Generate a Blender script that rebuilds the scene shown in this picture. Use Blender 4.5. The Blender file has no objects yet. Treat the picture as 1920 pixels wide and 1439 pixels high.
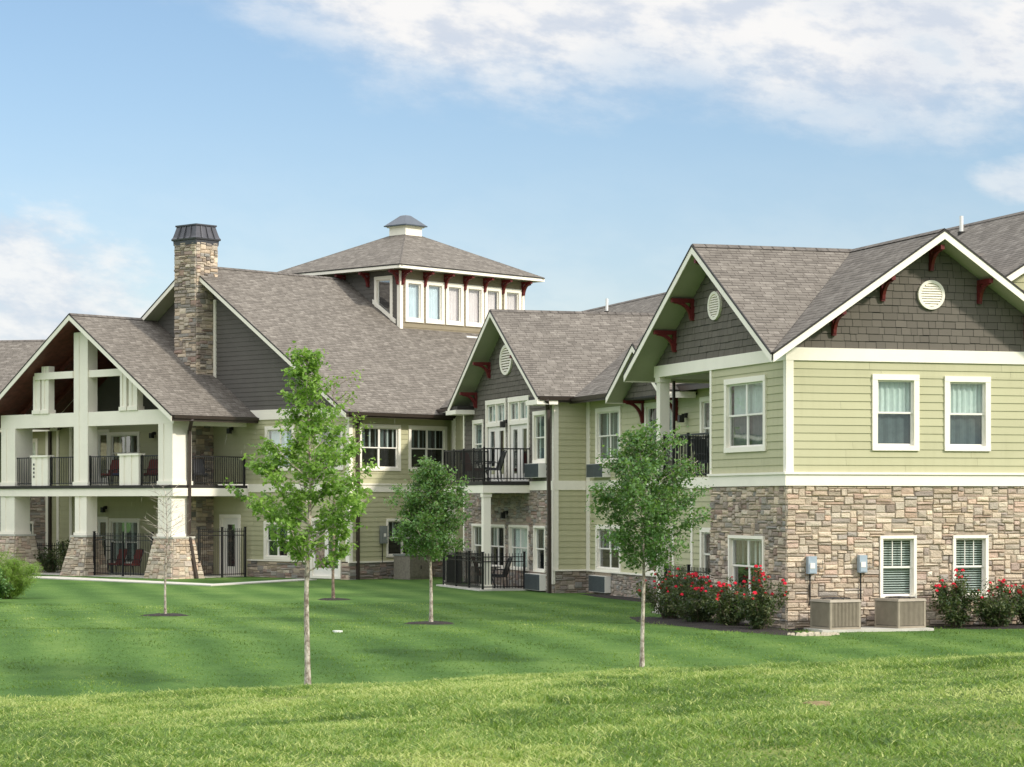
import bpy, math, random
import numpy as np
from mathutils import Vector
random.seed(7); RNG = np.random.default_rng(7)
R = math.radians
sc = bpy.context.scene
C = sc.collection

# ------------------------------------------------------------------ camera, sky, sun, exposure
cam_d = bpy.data.cameras.new('camera'); cam = bpy.data.objects.new('camera', cam_d); C.objects.link(cam)
cam.location = (0, 0, 3.08); cam.rotation_euler = (R(90), 0, 0)
cam_d.sensor_width = 36; cam_d.lens = 86.25; cam_d.shift_y = 0.1148
cam_d.clip_start = 0.5; cam_d.clip_end = 4000
sc.camera = cam
SUN_AZ, SUN_EL = 122.0, 34.0            # azimuth clockwise from +Y (the view direction)
sun_d = bpy.data.lights.new('sun', 'SUN'); sun_d.energy = 2.1; sun_d.angle = R(4.0); sun_d.color = (1.0, 0.93, 0.82)
sun = bpy.data.objects.new('sun', sun_d); C.objects.link(sun)
sd = Vector((math.sin(R(SUN_AZ))*math.cos(R(SUN_EL)), math.cos(R(SUN_AZ))*math.cos(R(SUN_EL)), math.sin(R(SUN_EL))))
sun.rotation_euler = sd.to_track_quat('Z', 'Y').to_euler(); sun.location = sd*50
sc.view_settings.view_transform = 'Standard'; sc.view_settings.look = 'None'
sc.view_settings.exposure = 0.80; sc.view_settings.gamma = 1.0
world = bpy.data.worlds.new('World'); sc.world = world; world.use_nodes = True


class NG:
    """tiny node-graph helper"""
    def __init__(s, tree): s.t = tree; s.n = tree.nodes; s.l = tree.links
    def node(s, typ, **kw):
        n = s.n.new(typ)
        for k, v in kw.items(): setattr(n, k, v)
        return n
    def link(s, a, b): s.l.new(a, b)
    def setin(s, sock, v):
        if isinstance(v, bpy.types.NodeSocket): s.l.new(v, sock)
        elif v is not None: sock.default_value = v
    def math(s, op, a, b=None, c=None, clamp=False):
        n = s.node('ShaderNodeMath', operation=op); n.use_clamp = clamp
        s.setin(n.inputs[0], a); s.setin(n.inputs[1], b)
        if c is not None: s.setin(n.inputs[2], c)
        return n.outputs[0]
    def mix(s, f, a, b, blend='MIX'):
        n = s.node('ShaderNodeMix', data_type='RGBA', blend_type=blend)
        s.setin(n.inputs[0], f); s.setin(n.inputs[6], a); s.setin(n.inputs[7], b)
        return n.outputs[2]
    def noise(s, vec, scale, detail=3, rough=0.55, dim='3D'):
        n = s.node('ShaderNodeTexNoise', noise_dimensions=dim)
        n.inputs['Scale'].default_value = scale; n.inputs['Detail'].default_value = detail
        n.inputs['Roughness'].default_value = rough
        if vec is not None: s.link(vec, n.inputs['Vector'])
        return n.outputs['Fac']
    def ramp(s, f, stops):
        n = s.node('ShaderNodeValToRGB'); e = n.color_ramp.elements
        e[0].position, e[0].color = stops[0]; e[1].position, e[1].color = stops[-1]
        for p, c in stops[1:-1]:
            x = e.new(p); x.color = c
        s.link(f, n.inputs[0]); return n.outputs[0]
    def smooth(s, v, a, b):
        n = s.node('ShaderNodeMapRange', interpolation_type='SMOOTHSTEP')
        s.setin(n.inputs[0], v); n.inputs[1].default_value = a; n.inputs[2].default_value = b
        return n.outputs[0]


def rgb(r, g, b): return (r, g, b, 1.0)


def build_world():
    g = NG(world.node_tree); g.n.clear()
    out = g.node('ShaderNodeOutputWorld')
    sky = g.node('ShaderNodeTexSky', sky_type='NISHITA'); sky.sun_disc = False
    sky.sun_elevation = R(SUN_EL); sky.sun_rotation = R(SUN_AZ)
    sky.air_density = 1.0; sky.dust_density = 0.6; sky.ozone_density = 2.0
    tc0 = g.node('ShaderNodeTexCoord'); sp0 = g.node('ShaderNodeSeparateXYZ'); g.link(tc0.outputs['Generated'], sp0.inputs[0])
    air = g.mix(g.smooth(sp0.outputs[2], 0.0, 0.22), rgb(0.57, 0.54, 0.56), rgb(0.545, 0.555, 0.56))      # summer haze low in the sky
    air = g.mix(g.smooth(sp0.outputs[2], 0.24, 0.5), air, rgb(1.15, 1.1, 1.05))
    tint = g.mix(1.0, sky.outputs[0], air, 'MULTIPLY')
    bg = g.node('ShaderNodeBackground'); g.link(tint, bg.inputs[0]); bg.inputs[1].default_value = 0.15
    # clouds: a function of the direction in the sky (azimuth, elevation)
    tc = g.node('ShaderNodeTexCoord'); sep = g.node('ShaderNodeSeparateXYZ'); g.link(tc.outputs['Generated'], sep.inputs[0])
    az = g.math('ARCTAN2', sep.outputs[0], sep.outputs[1]); el = g.math('ARCSINE', sep.outputs[2])
    comb = g.node('ShaderNodeCombineXYZ'); g.link(az, comb.inputs[0]); g.link(g.math('ADD', g.math('MULTIPLY', el, 2.1), g.math('MULTIPLY', az, 0.25)), comb.inputs[1])
    n1 = g.noise(comb.outputs[0], 9.0, 7, 0.58); n2 = g.noise(comb.outputs[0], 30.0, 5, 0.6)
    nn = g.math('ADD', g.math('MULTIPLY', g.math('SUBTRACT', n1, 0.5), 1.0), g.math('MULTIPLY', g.math('SUBTRACT', n2, 0.5), 0.45))
    # lower edge of the large cloud bank: falls gently to the right
    fc = g.node('ShaderNodeFloatCurve'); cv = fc.mapping.curves[0]
    pts = [(0.0, 1.0), (0.15, 1.0), (0.36, 0.90), (0.40, 0.82), (0.475, 0.70), (0.55, 0.70), (0.61, 0.665), (0.71, 0.645), (1.0, 0.5)]
    cv.points[0].location = pts[0]; cv.points[1].location = pts[-1]
    for p in pts[1:-1]: cv.points.new(*p)
    fc.mapping.update()
    g.link(g.math('ADD', g.math('MULTIPLY', az, 1.0), 0.5), fc.inputs['Value'])
    edge = g.math('MULTIPLY', fc.outputs[0], 0.25)
    d = g.math('ADD', g.math('MULTIPLY', g.math('SUBTRACT', el, edge), 1.0), g.math('MULTIPLY', nn, 0.060))
    d = g.math('ADD', d, 0.014)
    bank = g.smooth(d, -0.012, 0.030)
    ngap = g.noise(comb.outputs[0], 15.0, 5, 0.6)
    gap = g.math('SUBTRACT', 1.0, g.math('MULTIPLY', g.smooth(ngap, 0.50, 0.66), g.smooth(az, 0.0, 0.10)))
    bank = g.math('MULTIPLY', bank, g.math('ADD', g.math('MULTIPLY', gap, 0.40), 0.60))

    def blob(a0, e0, ra, re, amp):
        x = g.math('DIVIDE', g.math('SUBTRACT', az, a0), ra); y = g.math('DIVIDE', g.math('SUBTRACT', el, e0), re)
        r2 = g.math('ADD', g.math('MULTIPLY', x, x), g.math('MULTIPLY', y, y))
        v = g.math('SUBTRACT', g.math('SUBTRACT', 1.0, r2), g.math('MULTIPLY', nn, -3.2))
        return g.math('MULTIPLY', g.smooth(v, 0.0, 0.95), amp)
    dens = g.math('MAXIMUM', bank, blob(-0.215, 0.080, 0.105, 0.044, 0.85))
    dens = g.math('MAXIMUM', dens, blob(0.215, 0.127, 0.034, 0.012, 0.55))
    # thin veil low in the sky, broken clouds over the rest of the dome
    veil = g.math('MULTIPLY', g.smooth(el, 0.16, 0.02), g.math('ADD', 0.26, g.math('MULTIPLY', nn, 0.7)))
    dens = g.math('MAXIMUM', dens, veil)
    rest = g.math('MULTIPLY', g.smooth(n1, 0.50, 0.68), g.smooth(el, 0.24, 0.34))
    dens = g.math('MAXIMUM', dens, g.math('MULTIPLY', rest, 0.8), clamp=True)
    ccol = g.mix(g.smooth(n2, 0.35, 0.6), rgb(0.70, 0.76, 0.86), rgb(1.0, 0.99, 0.98))
    bgc = g.node('ShaderNodeBackground'); g.link(ccol, bgc.inputs[0]); g.link(g.math('ADD', 0.55, g.math('MULTIPLY', g.smooth(el, 0.24, 0.5), 0.6)), bgc.inputs[1])
    mx = g.node('ShaderNodeMixShader'); g.link(dens, mx.inputs[0]); g.link(bg.outputs[0], mx.inputs[1]); g.link(bgc.outputs[0], mx.inputs[2])
    g.link(mx.outputs[0], out.inputs[0])


build_world()

# ------------------------------------------------------------------ materials
MATS = {}


def new_mat(name):
    m = bpy.data.materials.new(name); m.use_nodes = True; g = NG(m.node_tree)
    b = g.n['Principled BSDF']; MATS[name] = m
    return m, g, b


def bump(g, b, h, strength=0.3, dist=0.02):
    n = g.node('ShaderNodeBump'); n.inputs['Strength'].default_value = strength; n.inputs['Distance'].default_value = dist
    g.link(h, n.inputs['Height']); g.link(n.outputs[0], b.inputs['Normal'])


def paint(name, col, rough=0.6, var=0.06, scale=3.0, spec=0.3, fine=0.0, metallic=0.0):
    m, g, b = new_mat(name)
    tc = g.node('ShaderNodeTexCoord'); v = tc.outputs['Object']
    n = g.noise(v, scale, 4); n2 = g.noise(v, scale*14, 3)
    f = g.math('ADD', g.math('MULTIPLY', n, 0.65), g.math('MULTIPLY', n2, 0.35))
    lo = tuple(c*(1-var*2) for c in col[:3]) + (1,); hi = tuple(min(1, c*(1+var*2)) for c in col[:3]) + (1,)
    g.link(g.ramp(f, [(0.3, lo), (0.7, hi)]), b.inputs['Base Color'])
    b.inputs['Roughness'].default_value = rough; b.inputs['Specular IOR Level'].default_value = spec
    b.inputs['Metallic'].default_value = metallic
    if fine: bump(g, b, g.noise(v, 60, 3), fine, 0.01)
    return m


def attr_mat(name, rough=0.85, nscale=25, bstr=0.5, bdist=0.02, var=0.25, spec=0.2):
    """colour comes from the mesh's per-face colour (each stone / shake its own), broken up by noise"""
    m, g, b = new_mat(name)
    at = g.node('ShaderNodeAttribute'); at.attribute_name = 'Col'
    tc = g.node('ShaderNodeTexCoord'); v = tc.outputs['Object']
    n = g.noise(v, nscale, 5, 0.65); n3 = g.noise(v, nscale*0.22, 3)
    k = g.math('ADD', 1-var, g.math('MULTIPLY', g.math('ADD', g.math('MULTIPLY', n, 0.7), g.math('MULTIPLY', n3, 0.3)), var*2))
    cx = g.node('ShaderNodeCombineXYZ')
    for i in range(3): g.link(k, cx.inputs[i])
    g.link(g.mix(1.0, at.outputs['Color'], cx.outputs[0], 'MULTIPLY'), b.inputs['Base Color'])
    b.inputs['Roughness'].default_value = rough; b.inputs['Specular IOR Level'].default_value = spec
    bump(g, b, n, bstr, bdist)
    return m




def mat_siding():
    m, g, b = new_mat('siding'); at = g.node('ShaderNodeAttribute'); at.attribute_name = 'Col'
    tc = g.node('ShaderNodeTexCoord'); v = tc.outputs['Object']
    mp = g.node('ShaderNodeMapping'); mp.inputs['Scale'].default_value = (3.0, 3.0, 0.35); g.link(v, mp.inputs[0])
    streak = g.noise(mp.outputs[0], 1.6, 5, 0.6); n = g.noise(v, 0.5, 3)
    col = g.ramp(g.math('ADD', g.math('MULTIPLY', streak, 0.55), g.math('MULTIPLY', n, 0.45)), [(0.3, rgb(0.42, 0.405, 0.252)), (0.5, rgb(0.465, 0.45, 0.285)), (0.75, rgb(0.48, 0.465, 0.30))])
    g.link(g.mix(1.0, col, at.outputs['Color'], 'MULTIPLY'), b.inputs['Base Color']); b.inputs['Roughness'].default_value = 0.6; b.inputs['Specular IOR Level'].default_value = 0.25
    gr = g.node('ShaderNodeMapping'); gr.inputs['Scale'].default_value = (1, 1, 12); g.link(v, gr.inputs[0]); bump(g, b, g.noise(gr.outputs[0], 9, 4), 0.12, 0.01)


mat_siding()
paint('trim', rgb(0.88, 0.83, 0.72), 0.5, 0.025, 1.2)
paint('vinyl', rgb(0.82, 0.79, 0.72), 0.35, 0.02, 2)
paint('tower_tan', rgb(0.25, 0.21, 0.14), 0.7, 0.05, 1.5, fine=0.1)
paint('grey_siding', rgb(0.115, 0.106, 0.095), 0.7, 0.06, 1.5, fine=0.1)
paint('soffit', rgb(0.37, 0.37, 0.28), 0.6, 0.04, 1.5)
paint('bracket_red', rgb(0.13, 0.018, 0.018), 0.45, 0.10, 6)
paint('porch_wood', rgb(0.115, 0.036, 0.026), 0.5, 0.25, 5)
paint('dark_edge', rgb(0.030, 0.027, 0.024), 0.6, 0.1, 4)
paint('gutter_brown', rgb(0.045, 0.032, 0.026), 0.4, 0.08, 3, spec=0.5)
paint('iron', rgb(0.012, 0.012, 0.013), 0.4, 0.1, 5, spec=0.5)
paint('cap_metal', rgb(0.075, 0.075, 0.085), 0.4, 0.12, 3, spec=0.5, metallic=0.4)
paint('cupola_metal', rgb(0.075, 0.09, 0.11), 0.4, 0.1, 3, spec=0.5, metallic=0.3)
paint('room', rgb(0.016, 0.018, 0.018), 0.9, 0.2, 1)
paint('curtain', rgb(0.60, 0.68, 0.62), 0.9, 0.06, 6)
paint('curtain_grey', rgb(0.10, 0.13, 0.125), 0.9, 0.10, 6)
paint('curtain_pink', rgb(0.85, 0.74, 0.72), 0.9, 0.05, 2)
paint('curtain_blue', rgb(0.72, 0.80, 0.84), 0.9, 0.05, 2)
paint('blind', rgb(0.60, 0.64, 0.60), 0.6, 0.05, 4)
paint('screen', rgb(0.035, 0.040, 0.038), 0.8, 0.15, 40)
paint('mortar', rgb(0.34, 0.28, 0.22), 0.9, 0.12, 10, fine=0.3)
paint('concrete', rgb(0.52, 0.50, 0.44), 0.85, 0.10, 2.5, fine=0.2)
paint('unit_tan', rgb(0.30, 0.26, 0.20), 0.5, 0.08, 5)
paint('unit_fin', rgb(0.20, 0.18, 0.145), 0.5, 0.15, 12)
paint('unit_dark', rgb(0.085, 0.10, 0.105), 0.5, 0.08, 4)
paint('unit_grey', rgb(0.20, 0.215, 0.20), 0.5, 0.08, 4)
paint('meter_blue', rgb(0.34, 0.41, 0.47), 0.45, 0.08, 5)
paint('cushion_red', rgb(0.12, 0.022, 0.018), 0.9, 0.15, 9)
paint('cushion_blue', rgb(0.03, 0.035, 0.08), 0.9, 0.15, 9)
paint('pvc', rgb(0.75, 0.75, 0.72), 0.4, 0.03, 5)
paint('rose_red', rgb(0.62, 0.010, 0.035), 0.6, 0.2, 20)
paint('soil', rgb(0.20, 0.15, 0.065), 0.95, 0.25, 12, fine=0.5)
paint('pebble', rgb(0.46, 0.41, 0.31), 0.8, 0.2, 12)
paint('dark_leaf_pot', rgb(0.10, 0.07, 0.05), 0.7, 0.2, 12)
attr_mat('stone', 0.88, 26, 0.9, 0.04, 0.42)
attr_mat('shake', 0.8, 40, 0.2, 0.01, 0.10)


def mat_bark(name, c1, c2):
    m, g, b = new_mat(name); tc = g.node('ShaderNodeTexCoord'); mp = g.node('ShaderNodeMapping')
    mp.inputs['Scale'].default_value = (1, 1, 0.5); g.link(tc.outputs['Object'], mp.inputs[0])
    n = g.noise(mp.outputs[0], 16, 5, 0.7)
    g.link(g.ramp(n, [(0.40, c1), (0.60, c2)]), b.inputs['Base Color']); b.inputs['Roughness'].default_value = 0.9
    bump(g, b, n, 0.5, 0.02)


mat_bark('bark_pale', rgb(0.16, 0.12, 0.09), rgb(0.55, 0.50, 0.42))
mat_bark('bark_brown', rgb(0.09, 0.06, 0.045), rgb(0.26, 0.20, 0.15))


def mat_mulch():
    m, g, b = new_mat('mulch'); tc = g.node('ShaderNodeTexCoord')
    n = g.noise(tc.outputs['Object'], 18, 5, 0.7)
    g.link(g.ramp(n, [(0.35, rgb(0.008, 0.007, 0.006)), (0.7, rgb(0.045, 0.032, 0.024))]), b.inputs['Base Color'])
    b.inputs['Roughness'].default_value = 0.95; bump(g, b, n, 1.0, 0.05)


mat_mulch()


def mat_shingle(name='shingle', dark=1.0):
    m, g, b = new_mat(name)
    uv = g.node('ShaderNodeUVMap'); uv.uv_map = 'UVMap'

    def brick(w, seed_off):
        mp = g.node('ShaderNodeMapping'); mp.inputs['Location'].default_value = (seed_off, 0, 0); g.link(uv.outputs[0], mp.inputs[0])
        t = g.node('ShaderNodeTexBrick'); t.offset = 0.37; t.offset_frequency = 2; t.squash = 1.25; t.squash_frequency = 3
        t.inputs['Scale'].default_value = 1; t.inputs['Brick Width'].default_value = w; t.inputs['Row Height'].default_value = 0.145
        t.inputs['Mortar Size'].default_value = 0.007; t.inputs['Mortar Smooth'].default_value = 0.2; t.inputs['Bias'].default_value = 0.0
        t.inputs['Color1'].default_value = rgb(0, 0, 0); t.inputs['Color2'].default_value = rgb(1, 1, 1); t.inputs['Mortar'].default_value = rgb(0.3, 0.3, 0.3)
        g.link(mp.outputs[0], t.inputs['Vector']); return t
    t1 = brick(0.30, 0.0); t2 = brick(0.17, 5.3)
    nf = g.noise(uv.outputs[0], 22, 3, 0.6)
    f = g.math('ADD', g.math('MULTIPLY', t1.outputs['Color'], 0.30), g.math('ADD', g.math('MULTIPLY', t2.outputs['Color'], 0.34), g.math('MULTIPLY', nf, 0.36)))
    k = dark
    col = g.ramp(f, [(0.12, rgb(0.125*k, 0.111*k, 0.095*k)), (0.38, rgb(0.160*k, 0.143*k, 0.122*k)), (0.6, rgb(0.188*k, 0.169*k, 0.145*k)), (0.85, rgb(0.255*k, 0.231*k, 0.200*k))])
    n = g.noise(uv.outputs[0], 0.7, 3); n2 = g.noise(uv.outputs[0], 90, 2)
    kk = g.math('ADD', 0.76, g.math('ADD', g.math('MULTIPLY', n, 0.20), g.math('MULTIPLY', n2, 0.26)))
    cx = g.node('ShaderNodeCombineXYZ')
    for i in range(3): g.link(kk, cx.inputs[i])
    col = g.mix(1.0, col, cx.outputs[0], 'MULTIPLY')
    g.link(g.mix(t1.outputs['Fac'], col, rgb(0.05, 0.04, 0.034)), b.inputs['Base Color'])
    b.inputs['Roughness'].default_value = 0.92; b.inputs['Specular IOR Level'].default_value = 0.15
    # course profile: each course is a shallow wedge, thick at its lower edge
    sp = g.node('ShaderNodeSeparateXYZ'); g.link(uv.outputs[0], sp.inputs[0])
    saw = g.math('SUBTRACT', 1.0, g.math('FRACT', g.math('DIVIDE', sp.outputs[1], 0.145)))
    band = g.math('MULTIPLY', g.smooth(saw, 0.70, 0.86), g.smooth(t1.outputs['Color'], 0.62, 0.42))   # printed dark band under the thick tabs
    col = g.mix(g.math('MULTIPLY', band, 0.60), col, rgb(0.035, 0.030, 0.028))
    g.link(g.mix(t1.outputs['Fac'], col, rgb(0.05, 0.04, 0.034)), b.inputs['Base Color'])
    h = g.math('ADD', g.math('MULTIPLY', saw, 0.6), g.math('MULTIPLY', f, 0.4))
    bump(g, b, h, 0.7, 0.02)


mat_shingle()


def mat_glass(name='glass', refl=0.03, tint=(0.9, 0.95, 0.95)):
    m = bpy.data.materials.new(name); m.use_nodes = True; g = NG(m.node_tree); g.n.clear(); MATS[name] = m
    out = g.node('ShaderNodeOutputMaterial')
    fr = g.node('ShaderNodeFresnel'); fr.inputs[0].default_value = 1.52
    f = g.math('MINIMUM', g.math('ADD', fr.outputs[0], refl), 0.28)
    gl = g.node('ShaderNodeBsdfGlossy'); gl.inputs['Roughness'].default_value = 0.03; gl.inputs['Color'].default_value = rgb(0.95, 0.97, 1.0)
    tc = g.node('ShaderNodeTexCoord'); bp = g.node('ShaderNodeBump'); bp.inputs['Strength'].default_value = 0.06; bp.inputs['Distance'].default_value = 0.02
    g.link(g.noise(tc.outputs['Object'], 1.6, 1), bp.inputs['Height']); g.link(bp.outputs[0], gl.inputs['Normal'])
    tr = g.node('ShaderNodeBsdfTransparent'); tr.inputs[0].default_value = rgb(*tint)
    mx = g.node('ShaderNodeMixShader'); g.link(f, mx.inputs[0]); g.link(tr.outputs[0], mx.inputs[1]); g.link(gl.outputs[0], mx.inputs[2])
    g.link(mx.outputs[0], out.inputs[0])


mat_glass()
mat_glass('glass_sky', 0.10)


def mat_leaf(name, c1, c2, c3, trans=0.35):
    m = bpy.data.materials.new(name); m.use_nodes = True; g = NG(m.node_tree); g.n.clear(); MATS[name] = m
    out = g.node('ShaderNodeOutputMaterial'); at = g.node('ShaderNodeAttribute'); at.attribute_name = 'Col'
    sp = g.node('ShaderNodeSeparateXYZ'); g.link(at.outputs['Color'], sp.inputs[0])
    col = g.ramp(sp.outputs[0], [(0.0, c1), (0.5, c2), (1.0, c3)])
    df = g.node('ShaderNodeBsdfPrincipled'); g.link(col, df.inputs['Base Color']); df.inputs['Roughness'].default_value = 0.5
    df.inputs['Specular IOR Level'].default_value = 0.35
    tl = g.node('ShaderNodeBsdfTranslucent'); g.link(g.mix(0.5, col, rgb(0.30, 0.48, 0.06)), tl.inputs[0])
    mx = g.node('ShaderNodeMixShader'); mx.inputs[0].default_value = trans
    g.link(df.outputs[0], mx.inputs[1]); g.link(tl.outputs[0], mx.inputs[2]); g.link(mx.outputs[0], out.inputs[0])


mat_leaf('leaf_bright', rgb(0.09, 0.19, 0.03), rgb(0.20, 0.36, 0.06), rgb(0.38, 0.56, 0.12), 0.45)
mat_leaf('leaf_mid', rgb(0.034, 0.088, 0.026), rgb(0.088, 0.19, 0.052), rgb(0.22, 0.36, 0.115), 0.36)
mat_leaf('leaf_dark', rgb(0.022, 0.045, 0.018), rgb(0.065, 0.095, 0.036), rgb(0.19, 0.19, 0.085), 0.25)
mat_leaf('leaf_lime', rgb(0.12, 0.20, 0.03), rgb(0.20, 0.33, 0.05), rgb(0.32, 0.46, 0.09), 0.4)
mat_leaf('blade', rgb(0.045, 0.095, 0.018), rgb(0.165, 0.275, 0.050), rgb(0.48, 0.53, 0.18), 0.40)


def mat_lawn():
    m, g, b = new_mat('lawn'); geo = g.node('ShaderNodeNewGeometry'); P = geo.outputs['Position']
    n1 = g.noise(P, 0.16, 4, 0.6); n2 = g.noise(P, 1.6, 5, 0.65); n3 = g.noise(P, 14, 4, 0.7)
    sq = g.node('ShaderNodeSeparateXYZ'); g.link(P, sq.inputs[0])
    dd = g.math('ADD', g.math('ADD', g.math('MULTIPLY', sq.outputs[0], 0.968), g.math('MULTIPLY', sq.outputs[1], 0.25)), g.math('MULTIPLY', n1, 0.9))   # mowing stripes
    stripe = g.math('SINE', g.math('MULTIPLY', dd, math.tau/1.9))
    f = g.math('ADD', g.math('MULTIPLY', n1, 0.44), g.math('ADD', g.math('MULTIPLY', n2, 0.26), g.math('MULTIPLY', n3, 0.30)))
    f = g.math('ADD', f, g.math('MULTIPLY', stripe, 0.060))
    swale_shade = g.math('MULTIPLY', g.math('MULTIPLY', g.smooth(sq.outputs[1], 55, 51), g.smooth(sq.outputs[1], 36, 41)), g.smooth(sq.outputs[0], 1.5, -4.0))   # shade between blades in the left dip, painted as darker green
    f = g.math('SUBTRACT', f, g.math('MULTIPLY', swale_shade, 0.025))
    col = g.ramp(f, [(0.36, rgb(0.055, 0.120, 0.028)), (0.5, rgb(0.092, 0.178, 0.042)), (0.64, rgb(0.150, 0.245, 0.062))])
    # the dry rise in the foreground is a yellower turf
    sp = g.node('ShaderNodeSeparateXYZ'); g.link(P, sp.inputs[0])
    near = g.smooth(g.math('ADD', sp.outputs[1], g.math('MULTIPLY', n2, 4)), 38, 28)
    dry = g.ramp(f, [(0.34, rgb(0.05, 0.085, 0.018)), (0.5, rgb(0.12, 0.18, 0.04)), (0.66, rgb(0.26, 0.28, 0.09))])
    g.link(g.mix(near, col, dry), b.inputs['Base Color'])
    b.inputs['Roughness'].default_value = 0.9; b.inputs['Specular IOR Level'].default_value = 0.1
    bump(g, b, g.math('ADD', n3, g.math('MULTIPLY', n2, 0.5)), 0.9, 0.10)


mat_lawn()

# ------------------------------------------------------------------ mesh helpers


class MB:
    """collects faces for ONE mesh object"""
    def __init__(s): s.v = []; s.f = []; s.m = []; s.c = []; s.uv = []; s.names = []
    def mi(s, name):
        if name not in s.names: s.names.append(name)
        return s.names.index(name)
    def face(s, pts, mat, col=None, uv=None):
        i = len(s.v); s.v.extend([tuple(p) for p in pts]); s.f.append(tuple(range(i, i+len(pts))))
        s.m.append(s.mi(mat)); s.c.append(col or (1, 1, 1)); s.uv.append(uv)
    def hexa(s, p, mat, col=None):
        """8 points: bottom ring 0-3, top ring 4-7"""
        for q in ((3, 2, 1, 0), (4, 5, 6, 7), (0, 1, 5, 4), (1, 2, 6, 5), (2, 3, 7, 6), (3, 0, 4, 7)):
            s.face([p[k] for k in q], mat, col)
    def box(s, x0, x1, y0, y1, z0, z1, mat, col=None):
        s.hexa([(x0, y0, z0), (x1, y0, z0), (x1, y1, z0), (x0, y1, z0), (x0, y0, z1), (x1, y0, z1), (x1, y1, z1), (x0, y1, z1)], mat, col)
    def bar(s, a, b, w, h, mat, up=(0, 0, 1)):
        a = Vector(a); b = Vector(b); d = (b-a).normalized(); u = Vector(up)
        if abs(d.dot(u)) > 0.98: u = Vector((1, 0, 0))
        r = d.cross(u).normalized()*(w/2); t = r.cross(d).normalized()*(h/2)
        s.hexa([a-r-t, a+r-t, b+r-t, b-r-t, a-r+t, a+r+t, b+r+t, b-r+t], mat)
    def tube(s, pts, rad, mat, n=7, col=None):
        rings = []
        pts = [Vector(p) for p in pts]
        for k, p in enumerate(pts):
            d = (pts[min(k+1, len(pts)-1)]-pts[max(k-1, 0)]).normalized()
            u = Vector((0, 0, 1)) if abs(d.z) < 0.9 else Vector((1, 0, 0))
            a = d.cross(u).normalized(); b = d.cross(a)
            r = rad[k] if isinstance(rad, (list, tuple)) else rad
            rings.append([p+a*r*math.cos(t*math.tau/n)+b*r*math.sin(t*math.tau/n) for t in range(n)])
        base = len(s.v)
        for rg in rings: s.v.extend([tuple(q) for q in rg])
        for k in range(len(rings)-1):
            for t in range(n):
                s.f.append((base+k*n+t, base+k*n+(t+1) % n, base+(k+1)*n+(t+1) % n, base+(k+1)*n+t))
                s.m.append(s.mi(mat)); s.c.append(col or (1, 1, 1)); s.uv.append(None)
        s.f.append(tuple(base+(len(rings)-1)*n+t for t in range(n))); s.m.append(s.mi(mat)); s.c.append(col or (1, 1, 1)); s.uv.append(None)
    def build(s, name, parent=None, smooth=False, loc=None):
        me = bpy.data.meshes.new(name); me.from_pydata(s.v, [], s.f)
        for nm in s.names: me.materials.append(MATS[nm])
        me.polygons.foreach_set('material_index', s.m)
        if 'siding' in s.names or any(c != (1, 1, 1) for c in s.c):
            at = me.color_attributes.new('Col', 'FLOAT_COLOR', 'CORNER'); arr = []
            for f, c in zip(s.f, s.c): arr.extend([c[0], c[1], c[2], 1.0]*len(f))
            at.data.foreach_set('color', arr)
        if any(u is not None for u in s.uv):
            ul = me.uv_layers.new(name='UVMap'); arr = []
            for f, u in zip(s.f, s.uv):
                for k in range(len(f)): arr.extend(u[k] if u else (0, 0))
            ul.data.foreach_set('uv', arr)
        if smooth: me.polygons.foreach_set('use_smooth', [True]*len(s.f))
        me.update()
        o = bpy.data.objects.new(name, me); C.objects.link(o)
        if parent is not None: o.parent = parent
        if loc is not None: o.location = loc
        return o


def empty(name, loc, rz=0.0):
    o = bpy.data.objects.new(name, None); C.objects.link(o); o.location = loc; o.rotation_euler = (0, 0, rz); o.empty_display_size = 0.3
    return o


def tag(o, label, cat, group=None, kind=None):
    if label: o['label'] = label
    if cat: o['category'] = cat
    if group: o['group'] = group
    if kind: o['kind'] = kind
    return o


def copy_tree(o, parent=None):
    c = o.copy(); C.objects.link(c); c.parent = parent
    for ch in list(o.children): copy_tree(ch, c)
    return c


class Plane:
    """vertical wall plane: p runs along d, off runs outwards along n"""
    def __init__(s, o, d, n): s.o = o; s.d = d; s.n = n
    def __call__(s, p, z, off=0.0):
        return (s.o[0]+s.d[0]*p+s.n[0]*off, s.o[1]+s.d[1]*p+s.n[1]*off, z)
    def box(s, mb, p0, p1, z0, z1, o0, o1, mat, col=None):
        mb.hexa([s(p0, z0, o0), s(p1, z0, o0), s(p1, z0, o1), s(p0, z0, o1), s(p0, z1, o0), s(p1, z1, o0), s(p1, z1, o1), s(p0, z1, o1)], mat, col)


def spans(a, b, z0, z1, holes):
    """sub-intervals of a..b not covered by holes that span z0..z1"""
    iv = [(a, b, True, True)]
    zm = (z0+z1)/2
    for h in holes:
        if h[2] < zm < h[3]:
            out = []
            for (x, y, l, r) in iv:
                if h[1] <= x or h[0] >= y: out.append((x, y, l, r)); continue
                if h[0] > x: out.append((x, h[0], l, False))
                if h[1] < y: out.append((h[1], y, False, r))
            iv = out
    return iv


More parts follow.
